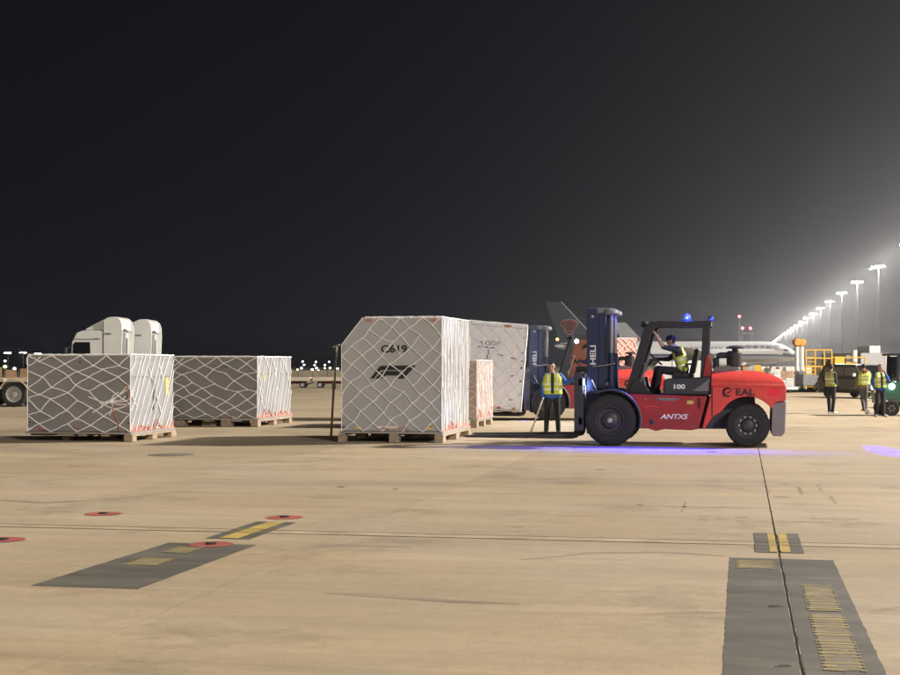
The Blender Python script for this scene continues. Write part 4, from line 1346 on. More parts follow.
def figure(label, loc, rz, J, mats_, vest=None, height=1.72, hair="short", cap_m=None, curl=(0.6, 0.6), hood=None, vest_stripe=True, body_w=1.0):
    """J: joints in metres for a 1.72 m figure facing -y; mats_: dict tag -> material"""
    k = height / 1.72
    t = thing("person", label, "person", loc, rz, None)
    V = {n_: Vector(p) for n_, p in J.items()}
    fwd = V.get("look", Vector((0, -1, 0))).normalized()
    hc = V["head"]
    upv = (hc - V["neck"]).normalized()
    upv = (upv + Vector((0, 0, 1.5))).normalized()
    fwd = (fwd - upv * fwd.dot(upv)).normalized()
    lat = fwd.cross(upv).normalized()
    caps = []
    # trunk
    pel, wai, che, nck = V["pelvis"], V["waist"], V["chest"], V["neck"]
    sl, sr, hl, hr = V["sh_l"], V["sh_r"], V["hip_l"], V["hip_r"]
    acr = (sr - sl).normalized()
    bw = body_w
    trunk = []
    for q in (-1, -0.33, 0.33, 1):
        trunk.append((pel + acr * 0.075 * q * bw, 0.105 * bw, wai + acr * 0.07 * q * bw, 0.100 * bw, "jacket"))
        trunk.append((wai + acr * 0.07 * q * bw, 0.100 * bw, che + acr * 0.085 * q * bw, 0.112 * bw, "jacket"))
    trunk.append((sl * 0.85 + sr * 0.15, 0.082, sr * 0.85 + sl * 0.15, 0.082, "jacket"))
    trunk.append((che, 0.12, nck - upv * 0.05, 0.07, "jacket"))
    caps += trunk
    caps.append((nck - upv * 0.05, 0.060, hc - upv * 0.06, 0.054, "skin"))
    # head: cranium, jaw, nose, ears
    caps.append((hc + upv * 0.035 - fwd * 0.014, 0.085, hc + upv * 0.03 + fwd * 0.012, 0.082, "skin"))
    caps.append((hc + upv * 0.0 + fwd * 0.018, 0.070, hc - upv * 0.065 + fwd * 0.034, 0.045, "skin"))
    caps.append((hc + upv * 0.012 + fwd * 0.082, 0.010, hc - upv * 0.022 + fwd * 0.100, 0.014, "skin"))
    for s in (-1, 1):
        caps.append((hc + lat * 0.082 * s + upv * 0.015, 0.012, hc + lat * 0.080 * s - upv * 0.02, 0.010, "skin"))
    # arms
    for s, c_ in (("l", curl[0]), ("r", curl[1])):
        sh, el, wr = V["sh_" + s], V["el_" + s], V["wr_" + s]
        caps.append((sh, 0.068 * bw, el, 0.050 * bw, "jacket"))
        caps.append((el, 0.050 * bw if "bare_" + s not in V else 0.045, wr, 0.036, "jacket" if "bare_" + s not in V else "hand"))
        caps += hand(el, wr, c_, "hand", 1 if s == "l" else -1)
    # legs
    for s in ("l", "r"):
        h, kn, an = V["hip_" + s], V["kn_" + s], V["an_" + s]
        caps.append((h, 0.098, kn, 0.070, "trousers"))
        caps.append((kn, 0.070, an, 0.056, "trousers"))
        tf = V.get("toe_" + s, an + Vector((0, -0.17, -0.045)))
        heel = an + (an - tf).normalized() * 0.045 + Vector((0, 0, -0.02))
        heel.z = min(heel.z, tf.z + 0.01) if abs(an.z - tf.z) < 0.12 else heel.z
        caps.append((an, 0.050, heel, 0.040, "shoe"))
        caps.append((heel, 0.040, tf, 0.035, "shoe"))
    caps = [(Vector(c_[0]) * k, c_[1] * k, Vector(c_[2]) * k, c_[3] * k, c_[4]) for c_ in caps]
    me = remeshed("body", caps, 0.0125)
    P = centers(me)
    names = ["skin", "jacket", "trousers", "shoe", "hand", "hair", "eye"]
    best = np.full(len(P), 1e9); idx = np.zeros(len(P), dtype=np.int32)
    for c_ in caps:
        dd = cap_dist(P, c_)
        if c_[4] == "trousers":
            dd = dd - 0.012
        sel = dd < best
        best[sel] = dd[sel]; idx[sel] = names.index(c_[4])
    # below the belt it is trousers
    ax = np.array((wai - pel).normalized()); p0 = np.array(pel * k)
    tt = (P - p0) @ ax
    idx[(idx == 1) & (tt < mats_.get("hem", -0.03)) & (np.linalg.norm(P - p0, axis=1) < 0.30)] = 2
    # eyes, brows
    for s in (-1, 1):
        ec = np.array((hc + fwd * 0.078 + lat * 0.034 * s + upv * 0.012) * k)
        idx[(np.linalg.norm((P - ec), axis=1) < 0.0165 * k)] = 6
    H = np.array(hc * k); U = np.array(upv); Fw = np.array(fwd)
    hu, hf = (P - H) @ U, (P - H) @ Fw
    nearh = (np.linalg.norm(P - H, axis=1) < 0.17 * k) & (idx == 0)
    if hair:
        idx[nearh & ((hu > 0.072) | ((hf < -0.015) & (hu > -0.055)) | ((hf < 0.02) & (hu > 0.045)))] = 5
    order = [mats_.get("skin", M_SKIN), mats_["jacket"], mats_["trousers"], mats_["shoe"], mats_.get("hand", M_SKIN), M_HAIR, M_EYE]
    for m_ in order:
        me.materials.append(m_)
    me.polygons.foreach_set("material_index", idx)
    me.polygons.foreach_set("use_smooth", [True] * len(me.polygons))
    ob = bpy.data.objects.new("body", me)
    COL.objects.link(ob)
    ob.parent = t
    if vest:
        vc = [(c_[0] * k, (c_[1] + 0.020) * k, c_[2] * k, (c_[3] + 0.020) * k, "v") for c_ in trunk]
        vm = remeshed("vest", vc, 0.016, 4)
        bm = bmesh.new(); bm.from_mesh(vm)
        A, B = np.array(pel * k), np.array(nck * k)
        axs = (B - A) / np.linalg.norm(B - A)
        Ln = float(np.linalg.norm(B - A))
        kill = []
        acn = np.array(acr); mid = np.array(((sl + sr) * 0.5) * k)
        for f in bm.faces:
            c_ = np.array(f.calc_center_median())
            s_ = float((c_ - A) @ axs) / Ln
            wd = abs(float((c_ - mid) @ acn))
            if s_ < 0.02 or s_ > 0.985 or wd > 0.175 * k * bw and s_ > 0.62:
                kill.append(f)
        bmesh.ops.delete(bm, geom=kill, context="FACES")
        bm.to_mesh(vm); bm.free()
        C = centers(vm)
        s_ = ((C - A) @ axs) / Ln
        wd = np.abs((C - mid) @ acn)
        front = (C - mid) @ np.array(fwd) > 0
        mi = np.zeros(len(C), dtype=np.int32)
        mi[(s_ > 0.20) & (s_ < 0.29)] = 1
        mi[(s_ > 0.44) & (s_ < 0.53)] = 1
        mi[(wd > 0.085) & (wd < 0.125) & (s_ > 0.53)] = 1
        if vest_stripe:
            mi[front & (wd < 0.035) & (s_ > 0.05)] = 2
        for m_ in (vest, M_REFL, mats_.get("inner", M_JDARK)):
            vm.materials.append(m_)
        vm.polygons.foreach_set("material_index", mi)
        vm.polygons.foreach_set("use_smooth", [True] * len(vm.polygons))
        vo = bpy.data.objects.new("vest", vm)
        COL.objects.link(vo)
        vo.parent = t
        so_ = vo.modifiers.new("thick", "SOLIDIFY"); so_.thickness = 0.006
    if cap_m:
        cb_ = MB()
        rings = []
        for rad, up_ in ((0.101, 0.028), (0.103, 0.055), (0.095, 0.09), (0.072, 0.118), (0.035, 0.132), (0.006, 0.135)):
            rings.append([(hc + upv * up_ + (lat * math.cos(a) * 0.93 + fwd * math.sin(a) * 1.06) * rad) * k for a in [2 * math.pi * q / 20 for q in range(20)]])
        cb_.loft(rings)
        br = []
        for off, w_, up_ in ((0.085, 0.085, 0.040), (0.13, 0.078, 0.034), (0.165, 0.045, 0.024)):
            br.append([(hc + fwd * off + lat * w_ + upv * up_) * k, (hc + fwd * off - lat * w_ + upv * up_) * k, (hc + fwd * off - lat * w_ + upv * (up_ - 0.01)) * k, (hc + fwd * off + lat * w_ + upv * (up_ - 0.01)) * k])
        cb_.loft(br)
        cb_.build("cap", cap_m, t, smooth=True)
    if hood:
        hb = MB()
        base = nck - fwd * 0.07 - upv * 0.01
        hb.tube([(base + lat * 0.11 + fwd * 0.05) * k, (base + lat * 0.08 - fwd * 0.03) * k, (base - fwd * 0.05 - upv * 0.02) * k, (base - lat * 0.08 - fwd * 0.03) * k, (base - lat * 0.11 + fwd * 0.05) * k],
                [0.035, 0.055, 0.065, 0.055, 0.035], 10)
        hb.build("hood", hood, t, smooth=True)
    return t


STAND = dict(pelvis=(0, 0, .94), waist=(0, 0, 1.10), chest=(0, 0.005, 1.29), neck=(0, 0.0, 1.46), head=(0, -0.02, 1.60), sh_l=(-.17, 0, 1.39), sh_r=(.17, 0, 1.39),
             el_l=(-.225, 0.02, 1.11), el_r=(.225, 0.02, 1.11), wr_l=(-.225, -.05, .86), wr_r=(.225, -.05, .86), hip_l=(-.092, 0, .90), hip_r=(.092, 0, .90),
             kn_l=(-.10, -.02, .48), kn_r=(.10, -.02, .48), an_l=(-.105, 0.01, .085), an_r=(.105, 0.01, .085), toe_l=(-.115, -.16, .036), toe_r=(.115, -.16, .036))


def pose(**k):
    j = dict(STAND)
    j.update(k)
    return j


# worker with a pole, between the two forklifts
c = G(552.5, 434.0)
w1 = figure("person in a yellow vest over a blue jacket holding a white stick", (c.x, c.y, 0), YAW + R(-4),
            pose(head=(-.02, -.03, 1.60), look=(-.12, -1, -0.15), el_l=(-.24, .03, 1.12), wr_l=(-.235, -.10, .88), el_r=(.33, -.03, 1.22), wr_r=(.52, -.05, 1.33),
                 an_l=(-.15, .02, .085), an_r=(.14, .04, .085), toe_l=(-.20, -.14, .036), toe_r=(.18, -.13, .036), kn_l=(-.13, -.03, .48), kn_r=(.12, -.02, .48)),
            dict(jacket=M_JBLUE, trousers=M_TROU, shoe=M_SHOE, hem=-0.12, hand=M_HAIR), vest=M_VEST, curl=(0.9, 0.5), body_w=1.25)
# white stick in that hand
hand_p = Vector((c.x, c.y, 0)) + Matrix.Rotation(YAW + R(-4), 3, "Z") @ Vector((-.24, -.13, .80))
foot_p = G(531.0, 434.0) + Vector((0, -0.12, 0.012))
stk = MB().tube([Vector((0, 0, 0)), hand_p + (hand_p - foot_p) * 0.10 - foot_p], 0.022, 8).build("marshalling_stick", mat("white_stick", (0.85, 0.84, 0.80), rough=0.5), None, smooth=True)
stk.location = foot_p
tag(stk, "white stick slanting from the standing worker's hand to the ground", "stick")

SIT = dict(pelvis=(0, .02, .46), waist=(0, -.01, .62), chest=(0, -.06, .80), neck=(0, -.13, .955), head=(0, -.215, 1.07), sh_l=(-.17, -.08, .895), sh_r=(.17, -.08, .895),
           hip_l=(-.10, 0, .46), hip_r=(.10, 0, .46), kn_l=(-.13, -.44, .50), kn_r=(.13, -.44, .50), an_l=(-.12, -.52, .10), an_r=(.12, -.50, .10),
           toe_l=(-.12, -.69, .05), toe_r=(.12, -.67, .05), el_l=(-.24, -.22, .68), wr_l=(-.16, -.47, .73), el_r=(.24, -.22, .68), wr_r=(.16, -.47, .73), look=(0, -1, -.45))
# drivers face -x: local -y must point to -x -> rotate by -90 degrees
j = dict(SIT)
j.update(el_l=(-.26, -.28, .72), wr_l=(-.14, -.56, .72), el_r=(.30, -.36, .96), wr_r=(.38, -.50, 1.20), bare_r=(0, 0, 0), kn_l=(-.13, -.50, .52), an_l=(-.12, -.60, .12), toe_l=(-.12, -.76, .06))
dv = figure("driver in black cap and yellow vest seated in the front forklift", (FK.x + 1.42, FK.y, 1.02), R(-90), j,
            dict(jacket=M_JDARK, trousers=M_TROU, shoe=M_SHOE, hem=-0.05), vest=M_VEST, cap_m=mat("black_cap", (0.012, 0.012, 0.013), rough=0.7), curl=(0.9, 0.85), height=1.80)
j = dict(SIT)
d2 = figure("driver in dark clothes and vest seated in the rear forklift", F2L + Matrix.Rotation(F2R, 3, "Z") @ Vector((1.42, 0, 1.02)), R(-90) + F2R, j,
            dict(jacket=M_JNAVY, trousers=M_TROU, shoe=M_SHOE, hem=-0.05), vest=M_VEST, cap_m=mat("black_cap", (0.012, 0.012, 0.013)), curl=(0.9, 0.9), height=1.80)

# three people at the right
c = G(831.0, 413.5)
figure("person in black trousers and yellow vest standing apart beside the dark car", (c.x, c.y, 0), YAW + R(128),
       pose(look=(0.1, -1, 0), el_l=(-.23, 0.03, 1.12), wr_l=(-.17, -.16, 1.0), el_r=(.24, .04, 1.12), wr_r=(.2, -.10, .92), an_l=(-.08, .02, .085), an_r=(.09, -.03, .085)),
       dict(jacket=M_JDARK, trousers=M_TROU, shoe=M_SHOEW, hem=-0.06, hand=M_JDARK), vest=M_VESTO, height=1.68, curl=(.5, .5), body_w=1.1)
c = G(864.0, 411.3)
figure("person seen from behind in olive jacket, rust hood and yellow vest", (c.x, c.y, 0), YAW + R(182),
       pose(kn_l=(-.07, -.02, .48), kn_r=(.05, -.06, .50), an_l=(-.05, .0, .085), an_r=(.04, .10, .12), toe_l=(-.06, -.16, .036), toe_r=(.05, -.07, .045), el_l=(-.29, .03, 1.12), el_r=(.28, .03, 1.12),
            wr_l=(-.26, -.10, .88), wr_r=(.26, -.1, .9), hip_l=(-.08, 0, .9), hip_r=(.08, 0, .9)),
       dict(jacket=M_JOLIVE, trousers=M_TROUG, shoe=M_TROUG, hem=-0.17, hand=M_JOLIVE), vest=M_VEST, height=1.70, hood=M_HOOD, vest_stripe=False, body_w=1.25)
c = G(880.0, 417.0)
figure("person in a bright blue jacket with a hand raised to the mouth", (c.x, c.y, 0), YAW + R(12),
       pose(look=(-.05, -1, -.1), el_r=(.27, -.10, 1.17), wr_r=(.09, -.20, 1.40), el_l=(-.27, .02, 1.13), wr_l=(-.25, -.08, .9), an_l=(-.13, .02, .085), an_r=(.10, -.06, .085), toe_l=(-.19, -.13, .036),
            toe_r=(.13, -.22, .036)),
       dict(jacket=M_JBLUE, trousers=M_TROU, shoe=M_SHOEW, hem=-0.14), vest=M_VEST, height=1.68, curl=(.5, .7), body_w=1.15)

# ------------------------------------------------------------------ leaning pole beside the tall crate
foot = G(331.0, 437.5)
yc = 1.65 * FPX / (437.5 - HOR)
top_ = D(336.6, 346.0, yc + 0.1) - foot
midp = D(333.8, 385.0, yc + 0.05) - foot
pl = MB()
pl.tube([(0, 0, 0.0), midp], 0.028, 8)
pl.tube([midp - Vector((0, 0, 0.10)), midp + Vector((0, 0, 0.10))], 0.045, 8)
pl.tube([midp + Vector((0.02, 0, 0.02)), top_], 0.022, 8)
pl.tube([top_ + Vector((-0.09, 0, -0.03)), top_, top_ + Vector((0.07, 0, 0.03))], 0.024, 6)
pl.tube([(-0.08, 0, 0.02), (0.08, 0, 0.02)], 0.02, 6)
po = pl.build("tow_pole", mat("brass_steel_pole", (0.34, 0.28, 0.18), rough=0.45, metal=0.5), None, smooth=True)
po.location = foot
tag(po, "thin upright metal pole with short crossbar at the tall crate's left side", "pole")


# ------------------------------------------------------------------ parked tractor units (white cabs with roof fairings)
def road_wheel(parent, x, y, r=0.5, w=0.3, s=-1, rim=M_RIMW):
    return wheel(parent, x, y, r, r, w, rim, 10, 0.62, 0.62, s)


def make_tractor(label, loc, rz):
    """cab-over tractor unit, facing -x; origin below the cab front, centre line"""
    t = thing("truck_tractor", label, "truck", loc, rz, "white truck tractors behind the low crates")
    cab = MB().prism([(0.0, 0.55), (0.02, 1.55), (0.07, 2.70), (0.28, 3.12), (0.55, 3.23), (2.15, 3.23), (2.15, 0.75), (0.9, 0.70)], -1.22, 1.22)
    cab.build("cab", M_TRUCKW, t, bevel=0.05, segs=3)
    f = MB()
    prof = [(0.66, 3.24), (0.72, 3.34), (1.70, 3.83), (1.82, 3.86), (2.14, 3.86), (2.24, 3.80), (2.30, 3.64), (2.32, 3.24)]
    f.prism(prof, -1.10, 1.10)
    f.build("roof_fairing", M_TRUCKW, t, bevel=0.03, segs=3)
    for s in (-1, 1):
        y = s * 1.205
        MB().prism([(1.56, 0.95), (1.54, 3.70), (1.76, 3.81), (2.14, 3.82), (2.30, 3.72), (2.38, 3.50), (2.40, 3.1), (2.34, 0.95)], y - 0.04, y + 0.05).build("side_fairing", M_TRUCKW, t, bevel=0.012)
        MB().box(1.515, 1.535, s * 1.222 - 0.01, s * 1.222 + 0.006, 0.9, 3.22).build("panel_gap", M_DARK, t)
        MB().box(1.62, 1.90, s * 1.256 - 0.004, s * 1.256 + 0.004, 3.05, 3.12).build("fairing_badge", M_GREYM, t)
        MB().prism([(0.10, 1.62), (0.15, 2.60), (0.22, 2.70), (0.92, 2.70), (0.96, 1.62)], s * 1.222 - 0.012, s * 1.222 + 0.012).build("side_window", M_GLASS, t)
        MB().box(0.16, 1.32, s * 1.226 - 0.008, s * 1.226 + 0.008, 2.82, 2.845).build("body_line", M_DARK, t)
        MB().box(1.08, 1.40, s * 1.226 - 0.008, s * 1.226 + 0.008, 2.86, 2.875).build("cab_badge", M_GREYM, t)
        dr = MB().prism([(0.10, 0.9), (0.12, 1.58), (1.08, 1.58), (1.08, 0.9)], s * 1.228 - 0.012, s * 1.228 + 0.012).build("door", M_TRUCKW, t, bevel=0.01)
        MB().box(0.86, 1.02, s * 1.25 - 0.01, s * 1.25 + 0.01, 1.42, 1.47).build("handle", M_DARK, dr)
        MB().box(-0.22, -0.08, s * 1.38 - 0.08, s * 1.38 + 0.08, 1.75, 2.45).build("mirror", M_DARK, t, bevel=0.03)
        MB().tube([(0.12, s * 1.20, 2.5), (-0.15, s * 1.38, 2.42)], 0.02, 5).build("mirror_arm", M_DARK, t)
        road_wheel(t, 0.95, s * 1.05, 0.5, 0.3, s)
        for xx in (3.6,):
            road_wheel(t, xx, s * 1.02, 0.5, 0.32, s)
        MB().box(1.6, 2.9, s * 0.95 - 0.25, s * 0.95 + 0.25, 0.45, 0.95).build("fuel_tank", M_STEEL, t, bevel=0.06)
    ws = MB().prism([(-0.006, 1.62), (0.045, 2.66), (0.065, 2.66), (0.02, 1.62)], -1.08, 1.08).build("windscreen", M_GLASS, t)
    bk = MB()
    bk.box(2.151, 2.20, -0.95, 0.95, 1.0, 3.1)
    bk.build("cab_back", mat("cab_back_panel", (0.55, 0.53, 0.46), rough=0.5), t, bevel=0.02)
    MB().tube([(2.33, -0.55, 0.9), (2.33, -0.55, 3.1), (2.40, -0.55, 3.3)], 0.09, 10).build("exhaust_stack", M_STEEL, t, smooth=True)
    MB().box(2.22, 2.32, -0.15, 0.25, 1.2, 2.9).build("air_intake", M_DARK, t, bevel=0.02)
    MB().box(0.6, 4.6, -0.42, 0.42, 0.60, 0.88).build("chassis", M_DARK, t, bevel=0.01)
    MB().lathe([(0.45, 0.95), (0.5, 1.0), (0.45, 1.05)], (3.5, 0, 0), "z", 20).build("fifth_wheel", M_DARK, t)
    MB().box(-0.10, 0.25, -1.2, 1.2, 0.32, 0.75).build("bumper", M_DARK, t, bevel=0.05)
    MB().tube([(0.50, -0.6, 3.10), (0.50, -0.6, 3.32)], 0.014, 5).build("antenna", M_DARK, t)
    MB().tube([(0.62, -0.95, 3.18), (0.62, -0.70, 3.18)], 0.05, 10).build("air_horn", M_STEEL, t)
    return t


t1p = D(69.5, 401.0, 66.0)
t1p.z = 0
tr1 = make_tractor("white truck cab with roof fairing above the knotted-net crate, front of the pair", t1p + cam_to_world(0, 1.25, 0), YAW)
tr2 = copy_tree(tr1)
t2p = D(101.5, 401.0, 69.5)
t2p.z = 0
tr2.location = t2p + cam_to_world(0, 1.25, 0)
tag(tr2, "white truck cab mostly hidden, rear one of the pair", "truck", "white truck tractors behind the low crates")


# ------------------------------------------------------------------ flatbed truck at the left edge
p = D(13.5, 407.0, 1.65 * FPX / 42.0)
p.z = 0
fb = thing("flatbed_trailer", "flatbed trailer with timber stakes at the left edge behind the knotted-net crate", "trailer", p + cam_to_world(0, 1.2, 0), YAW)
for xx in (0.0, -1.35, -2.7):
    for s in (-1, 1):
        road_wheel(fb, xx, s * 1.05, 0.5, 0.3, s)
MB().box(-7.5, 0.55, -0.4, 0.4, 0.60, 0.85).build("chassis", M_DARK, fb)
MB().box(-7.5, 2.2, -1.22, 1.22, 0.98, 1.14).build("deck", mat("trailer_deck_cream", (0.55, 0.45, 0.32), rough=0.6, dirt=0.2), fb, bevel=0.015)
for xx in (0.0, -1.35, -2.7):
    MB().prism(arc(xx, .5, .60, 20, 160, 10) + arc(xx, .5, .56, 160, 20, 10), -1.24, -0.85).build("mudguard", mat("trailer_mudguard", (0.52, 0.43, 0.31), rough=0.6), fb)
for q in range(16):
    xx = -7.3 + q * 0.58
    MB().box(xx, xx + 0.42, -1.15, -1.11, 1.145, 1.46 + 0.05 * ((q * 7) % 3)).build("stake_plank", M_PLANK, fb)
MB().box(-3.2, -1.6, -1.26, -1.18, 0.55, 0.72).build("side_bar", M_TRUCKW, fb, bevel=0.02)
MB().lathe([(0.07, 0), (0.07, -0.03)], (-0.35, -1.225, 1.06), "y", 12).build("marker_lamp", M_LABEL, fb)

# ------------------------------------------------------------------ roller dollies between the low crates and the tall one
for q in range(3):
    pz = D(262 + q * 52, 388.0, 104.0)
    pz.z = 0
    dl = thing("cargo_dolly", ["left", "middle", "right"][q] and ["empty flat cargo dolly far behind, half hidden by the low crate", "empty flat cargo dolly far behind, in the gap left of the tall crate",
               "empty flat cargo dolly far behind, half hidden by the tall crate"][q], "dolly", pz, YAW, "empty cargo dollies in the distance")
    MB().box(0.0, 3.55, -0.9, 0.9, 0.50, 0.78).build("deck", mat("dolly_cream_paint", (0.50, 0.42, 0.30), rough=0.6, dirt=0.2), dl, bevel=0.02)
    for xx in (0.5, 3.0):
        for s in (-1, 1):
            wheel(dl, xx, s * 0.7, 0.23, 0.23, 0.16, M_RIMW, 0, 0, .55, s)
    MB().box(0.3, 3.2, -0.6, 0.6, 0.30, 0.49).build("underframe", mat("dolly_red_frame", (0.12, 0.02, 0.02), rough=0.7), dl)
    MB().tube([(-0.05, 0, 0.4), (-0.5, 0, 0.25)], 0.04, 6).build("tow_bar", M_DARK, dl)

# low tan barrier with posts further away
pf = D(225, 378.5, 185.0)
pf.z = 0
fn = thing("low_fence", "low tan fence with posts in the far distance beyond the dollies", "fence", pf, YAW)
for q in range(10):
    MB().box(q * 1.9, q * 1.9 + 1.8, -0.03, 0.03, 0.12, 0.95).build("fence_panel", M_TAN, fn)
    MB().box(q * 1.9 - 0.08, q * 1.9 + 0.06, -0.07, 0.07, 0.0, 1.12).build("post", M_GALV, fn)


# ------------------------------------------------------------------ small lamps in the distance
def small_lamp(px, py, yc, m_, r, label, grp):
    p_ = D(px, py, yc)
    h = max(p_.z, 0.35)
    t = thing("distant_lamp", label, "lamp", (p_.x, p_.y, 0), YAW, grp)
    MB().tube([(0, 0, 0), (0, 0, h)], [max(0.04, h * 0.012), max(0.03, h * 0.008)], 6).build("pole", M_GALV, t)
    MB().lathe([(r * 0.3, -r * 0.8), (r, -r * 0.3), (r * 0.9, r * 0.3), (r * 0.3, r * 0.7)], (0, 0, h), "z", 10).build("lamp_head", m_, t)
    return t


CLUSTER = sorted(((302.7, 361.5, "w"), (304.1, 364.8, "w"), (301.5, 368.1, "w"), (297.4, 369.6, "g"), (315.9, 361.9, "w"), (314.6, 365.0, "w"), (316.5, 368.0, "w"),
                     (318.5, 370.8, "w"), (321.9, 372.6, "w"), (329.1, 361.9, "w"), (325.0, 365.0, "w"), (324.8, 368.1, "g"), (330.1, 368.0, "w"), (312.1, 369.4, "w"), (313.5, 375.6, "o"), (337.6, 368.5, "w")))
ORD = ["first", "second", "third", "fourth", "fifth", "sixth", "seventh", "eighth", "ninth", "tenth", "eleventh", "twelfth", "thirteenth", "fourteenth", "fifteenth", "sixteenth"]
for nth, (px, py, kind) in enumerate(CLUSTER):
    yc = 700.0 if py < 366 else 300.0
    m_ = {"w": M_LAMPW, "g": M_LAMPG, "o": M_LAMPO}[kind]
    small_lamp(px, py, yc, m_, 0.42 if yc > 500 else 0.22,
               "tiny %s light far off, %s from left in the cluster beside the tall crate" % ({"w": "white", "g": "yellow-green", "o": "orange"}[kind], ORD[nth]),
               "far lights left of the tall crate")
small_lamp(14.5, 368.5, 300, M_LAMPW, 0.30, "small white light just above the flatbed trailer's planks", None)
small_lamp(5.0, 366.5, 300, M_LAMPG, 0.42, "yellow-green light at the left edge above the flatbed trailer", None)
small_lamp(5.0, 361.0, 700, M_LAMPW, 0.55, "small white light under the leftmost far floodlight", None)


# ------------------------------------------------------------------ floodlight masts
def make_mast(label, x, y, h, grp, detail=True, power=0.0, k=1.0, rz=0.0):
    t = thing("floodlight_mast", label, "light mast", (x, y, 0), rz, grp)
    MB().tube([(0, 0, 0), (0, 0, 1.2), (0, 0, h)], [0.34 * k, 0.27 * k, 0.12 * k], 12).build("pole", M_GALV, t, smooth=True)
    hr = MB()
    n = 24
    hr.tube([(1.25 * k * math.cos(2 * math.pi * i / n), 1.25 * k * math.sin(2 * math.pi * i / n), h - 0.25) for i in range(n + 1)], 0.07 * k, 6)
    for q in range(4):
        a = math.pi / 2 * q
        hr.tube([(0, 0, h - 0.25), (1.25 * k * math.cos(a), 1.25 * k * math.sin(a), h - 0.25)], 0.05 * k, 5)
    hr.build("head_ring", M_GALV, t)
    # floodlights: most look to the apron (-x), one looks the other way
    fl = None
    for q, a in enumerate([180, 148, 212, 118, 242, 90, 270, 8] if detail else [180, 225, 135, 0]):
        b_ = MB()
        s = (0.70 if q < 7 else 0.48) * k * (1.0 if detail else 1.5)
        b_.prism([(0.0, -s * 0.45), (s * 0.55, -s * 0.62), (s * 0.75, -s * 0.15), (s * 0.25, s * 0.45), (0.0, s * 0.40)], -s, s, 0)
        b_.add([(s * 0.60, -s * 0.92, -s * 0.66), (s * 0.60, s * 0.92, -s * 0.66), (s * 0.82, s * 0.92, -s * 0.16), (s * 0.82, -s * 0.92, -s * 0.16)], [(0, 1, 2, 3)], 1)
        b_.box(s * 0.56, s * 0.80, -s * 0.9, s * 0.9, -s * 0.66, -s * 0.60, 1)
        o = b_.build("floodlight", [M_GALV, M_FLOOD], t)
        o.location = (1.25 * k * math.cos(R(a)), 1.25 * k * math.sin(R(a)), h - 0.45)
        o.rotation_euler = (0, 0, R(a))
    MB().box(-0.28 * k, 0.28 * k, -0.45 * k - 0.2, -0.45 * k + 0.1, 11.5 * h / 30, 12.1 * h / 30).build("junction_box", M_GALV, t)
    if power:
        lamp("SPOT", "mast_light", t, (-2.2 * k, 0, h - 1.6), power, MAST_COLOR, aim=(-66.0, 0, 0), angle=128, blend=1.0, radius=1.0)
        lamp("POINT", "mast_spill", t, (-0.4 * k, 0, h - 1.3), MAST_SPILL, (1.0, 0.945, 0.87), radius=0.6)
    return t


ordw = ["nearest", "second", "third", "fourth", "fifth", "sixth", "seventh", "eighth", "ninth", "tenth", "eleventh", "twelfth", "thirteenth", "fourteenth", "fifteenth", "sixteenth",
        "seventeenth", "eighteenth", "nineteenth", "twentieth"]
MX, MY0, MP = 51.2, 569.7, 102.6
for q in range(-7, 19):
    y = MY0 + q * MP
    if q < 0:
        lb = "floodlight mast of the row standing beyond the right edge of the picture, place %s" % {-1: "one", -2: "two", -3: "three", -4: "four", -5: "five", -6: "six", -7: "seven"}[q]
    else:
        lb = "tall floodlight mast, %s from the right edge in the receding row" % ("first" if q == 0 else ordw[q])
    make_mast(lb, MX, y, 39.9, "floodlight masts along the apron", detail=(q < 8), power=MAST_POWER if q < 12 else 0.0, k=1.45)
for q, (px, py) in enumerate(((8.0, 352.3), (23.2, 352.0), (38.3, 353.2), (60.0, 354.5))):
    p_ = D(px, py, 1400.0)
    make_mast(["distant floodlight mast at the far left edge, above the flatbed trailer", "distant floodlight mast just left of the knotted-net crate's top corner",
               "distant floodlight mast over the knotted-net crate's left part", "distant floodlight mast left of the front truck cab"][q], p_.x, p_.y, p_.z + 0.5, "far floodlight masts on the left", detail=False, k=1.5, rz=YAW + R(90))


# ------------------------------------------------------------------ aircraft
def ring_xz(x, cz, ry, rz, n=28):
    return [(x, ry * math.cos(2 * math.pi * i / n), cz + rz * math.sin(2 * math.pi * i / n)) for i in range(n)]


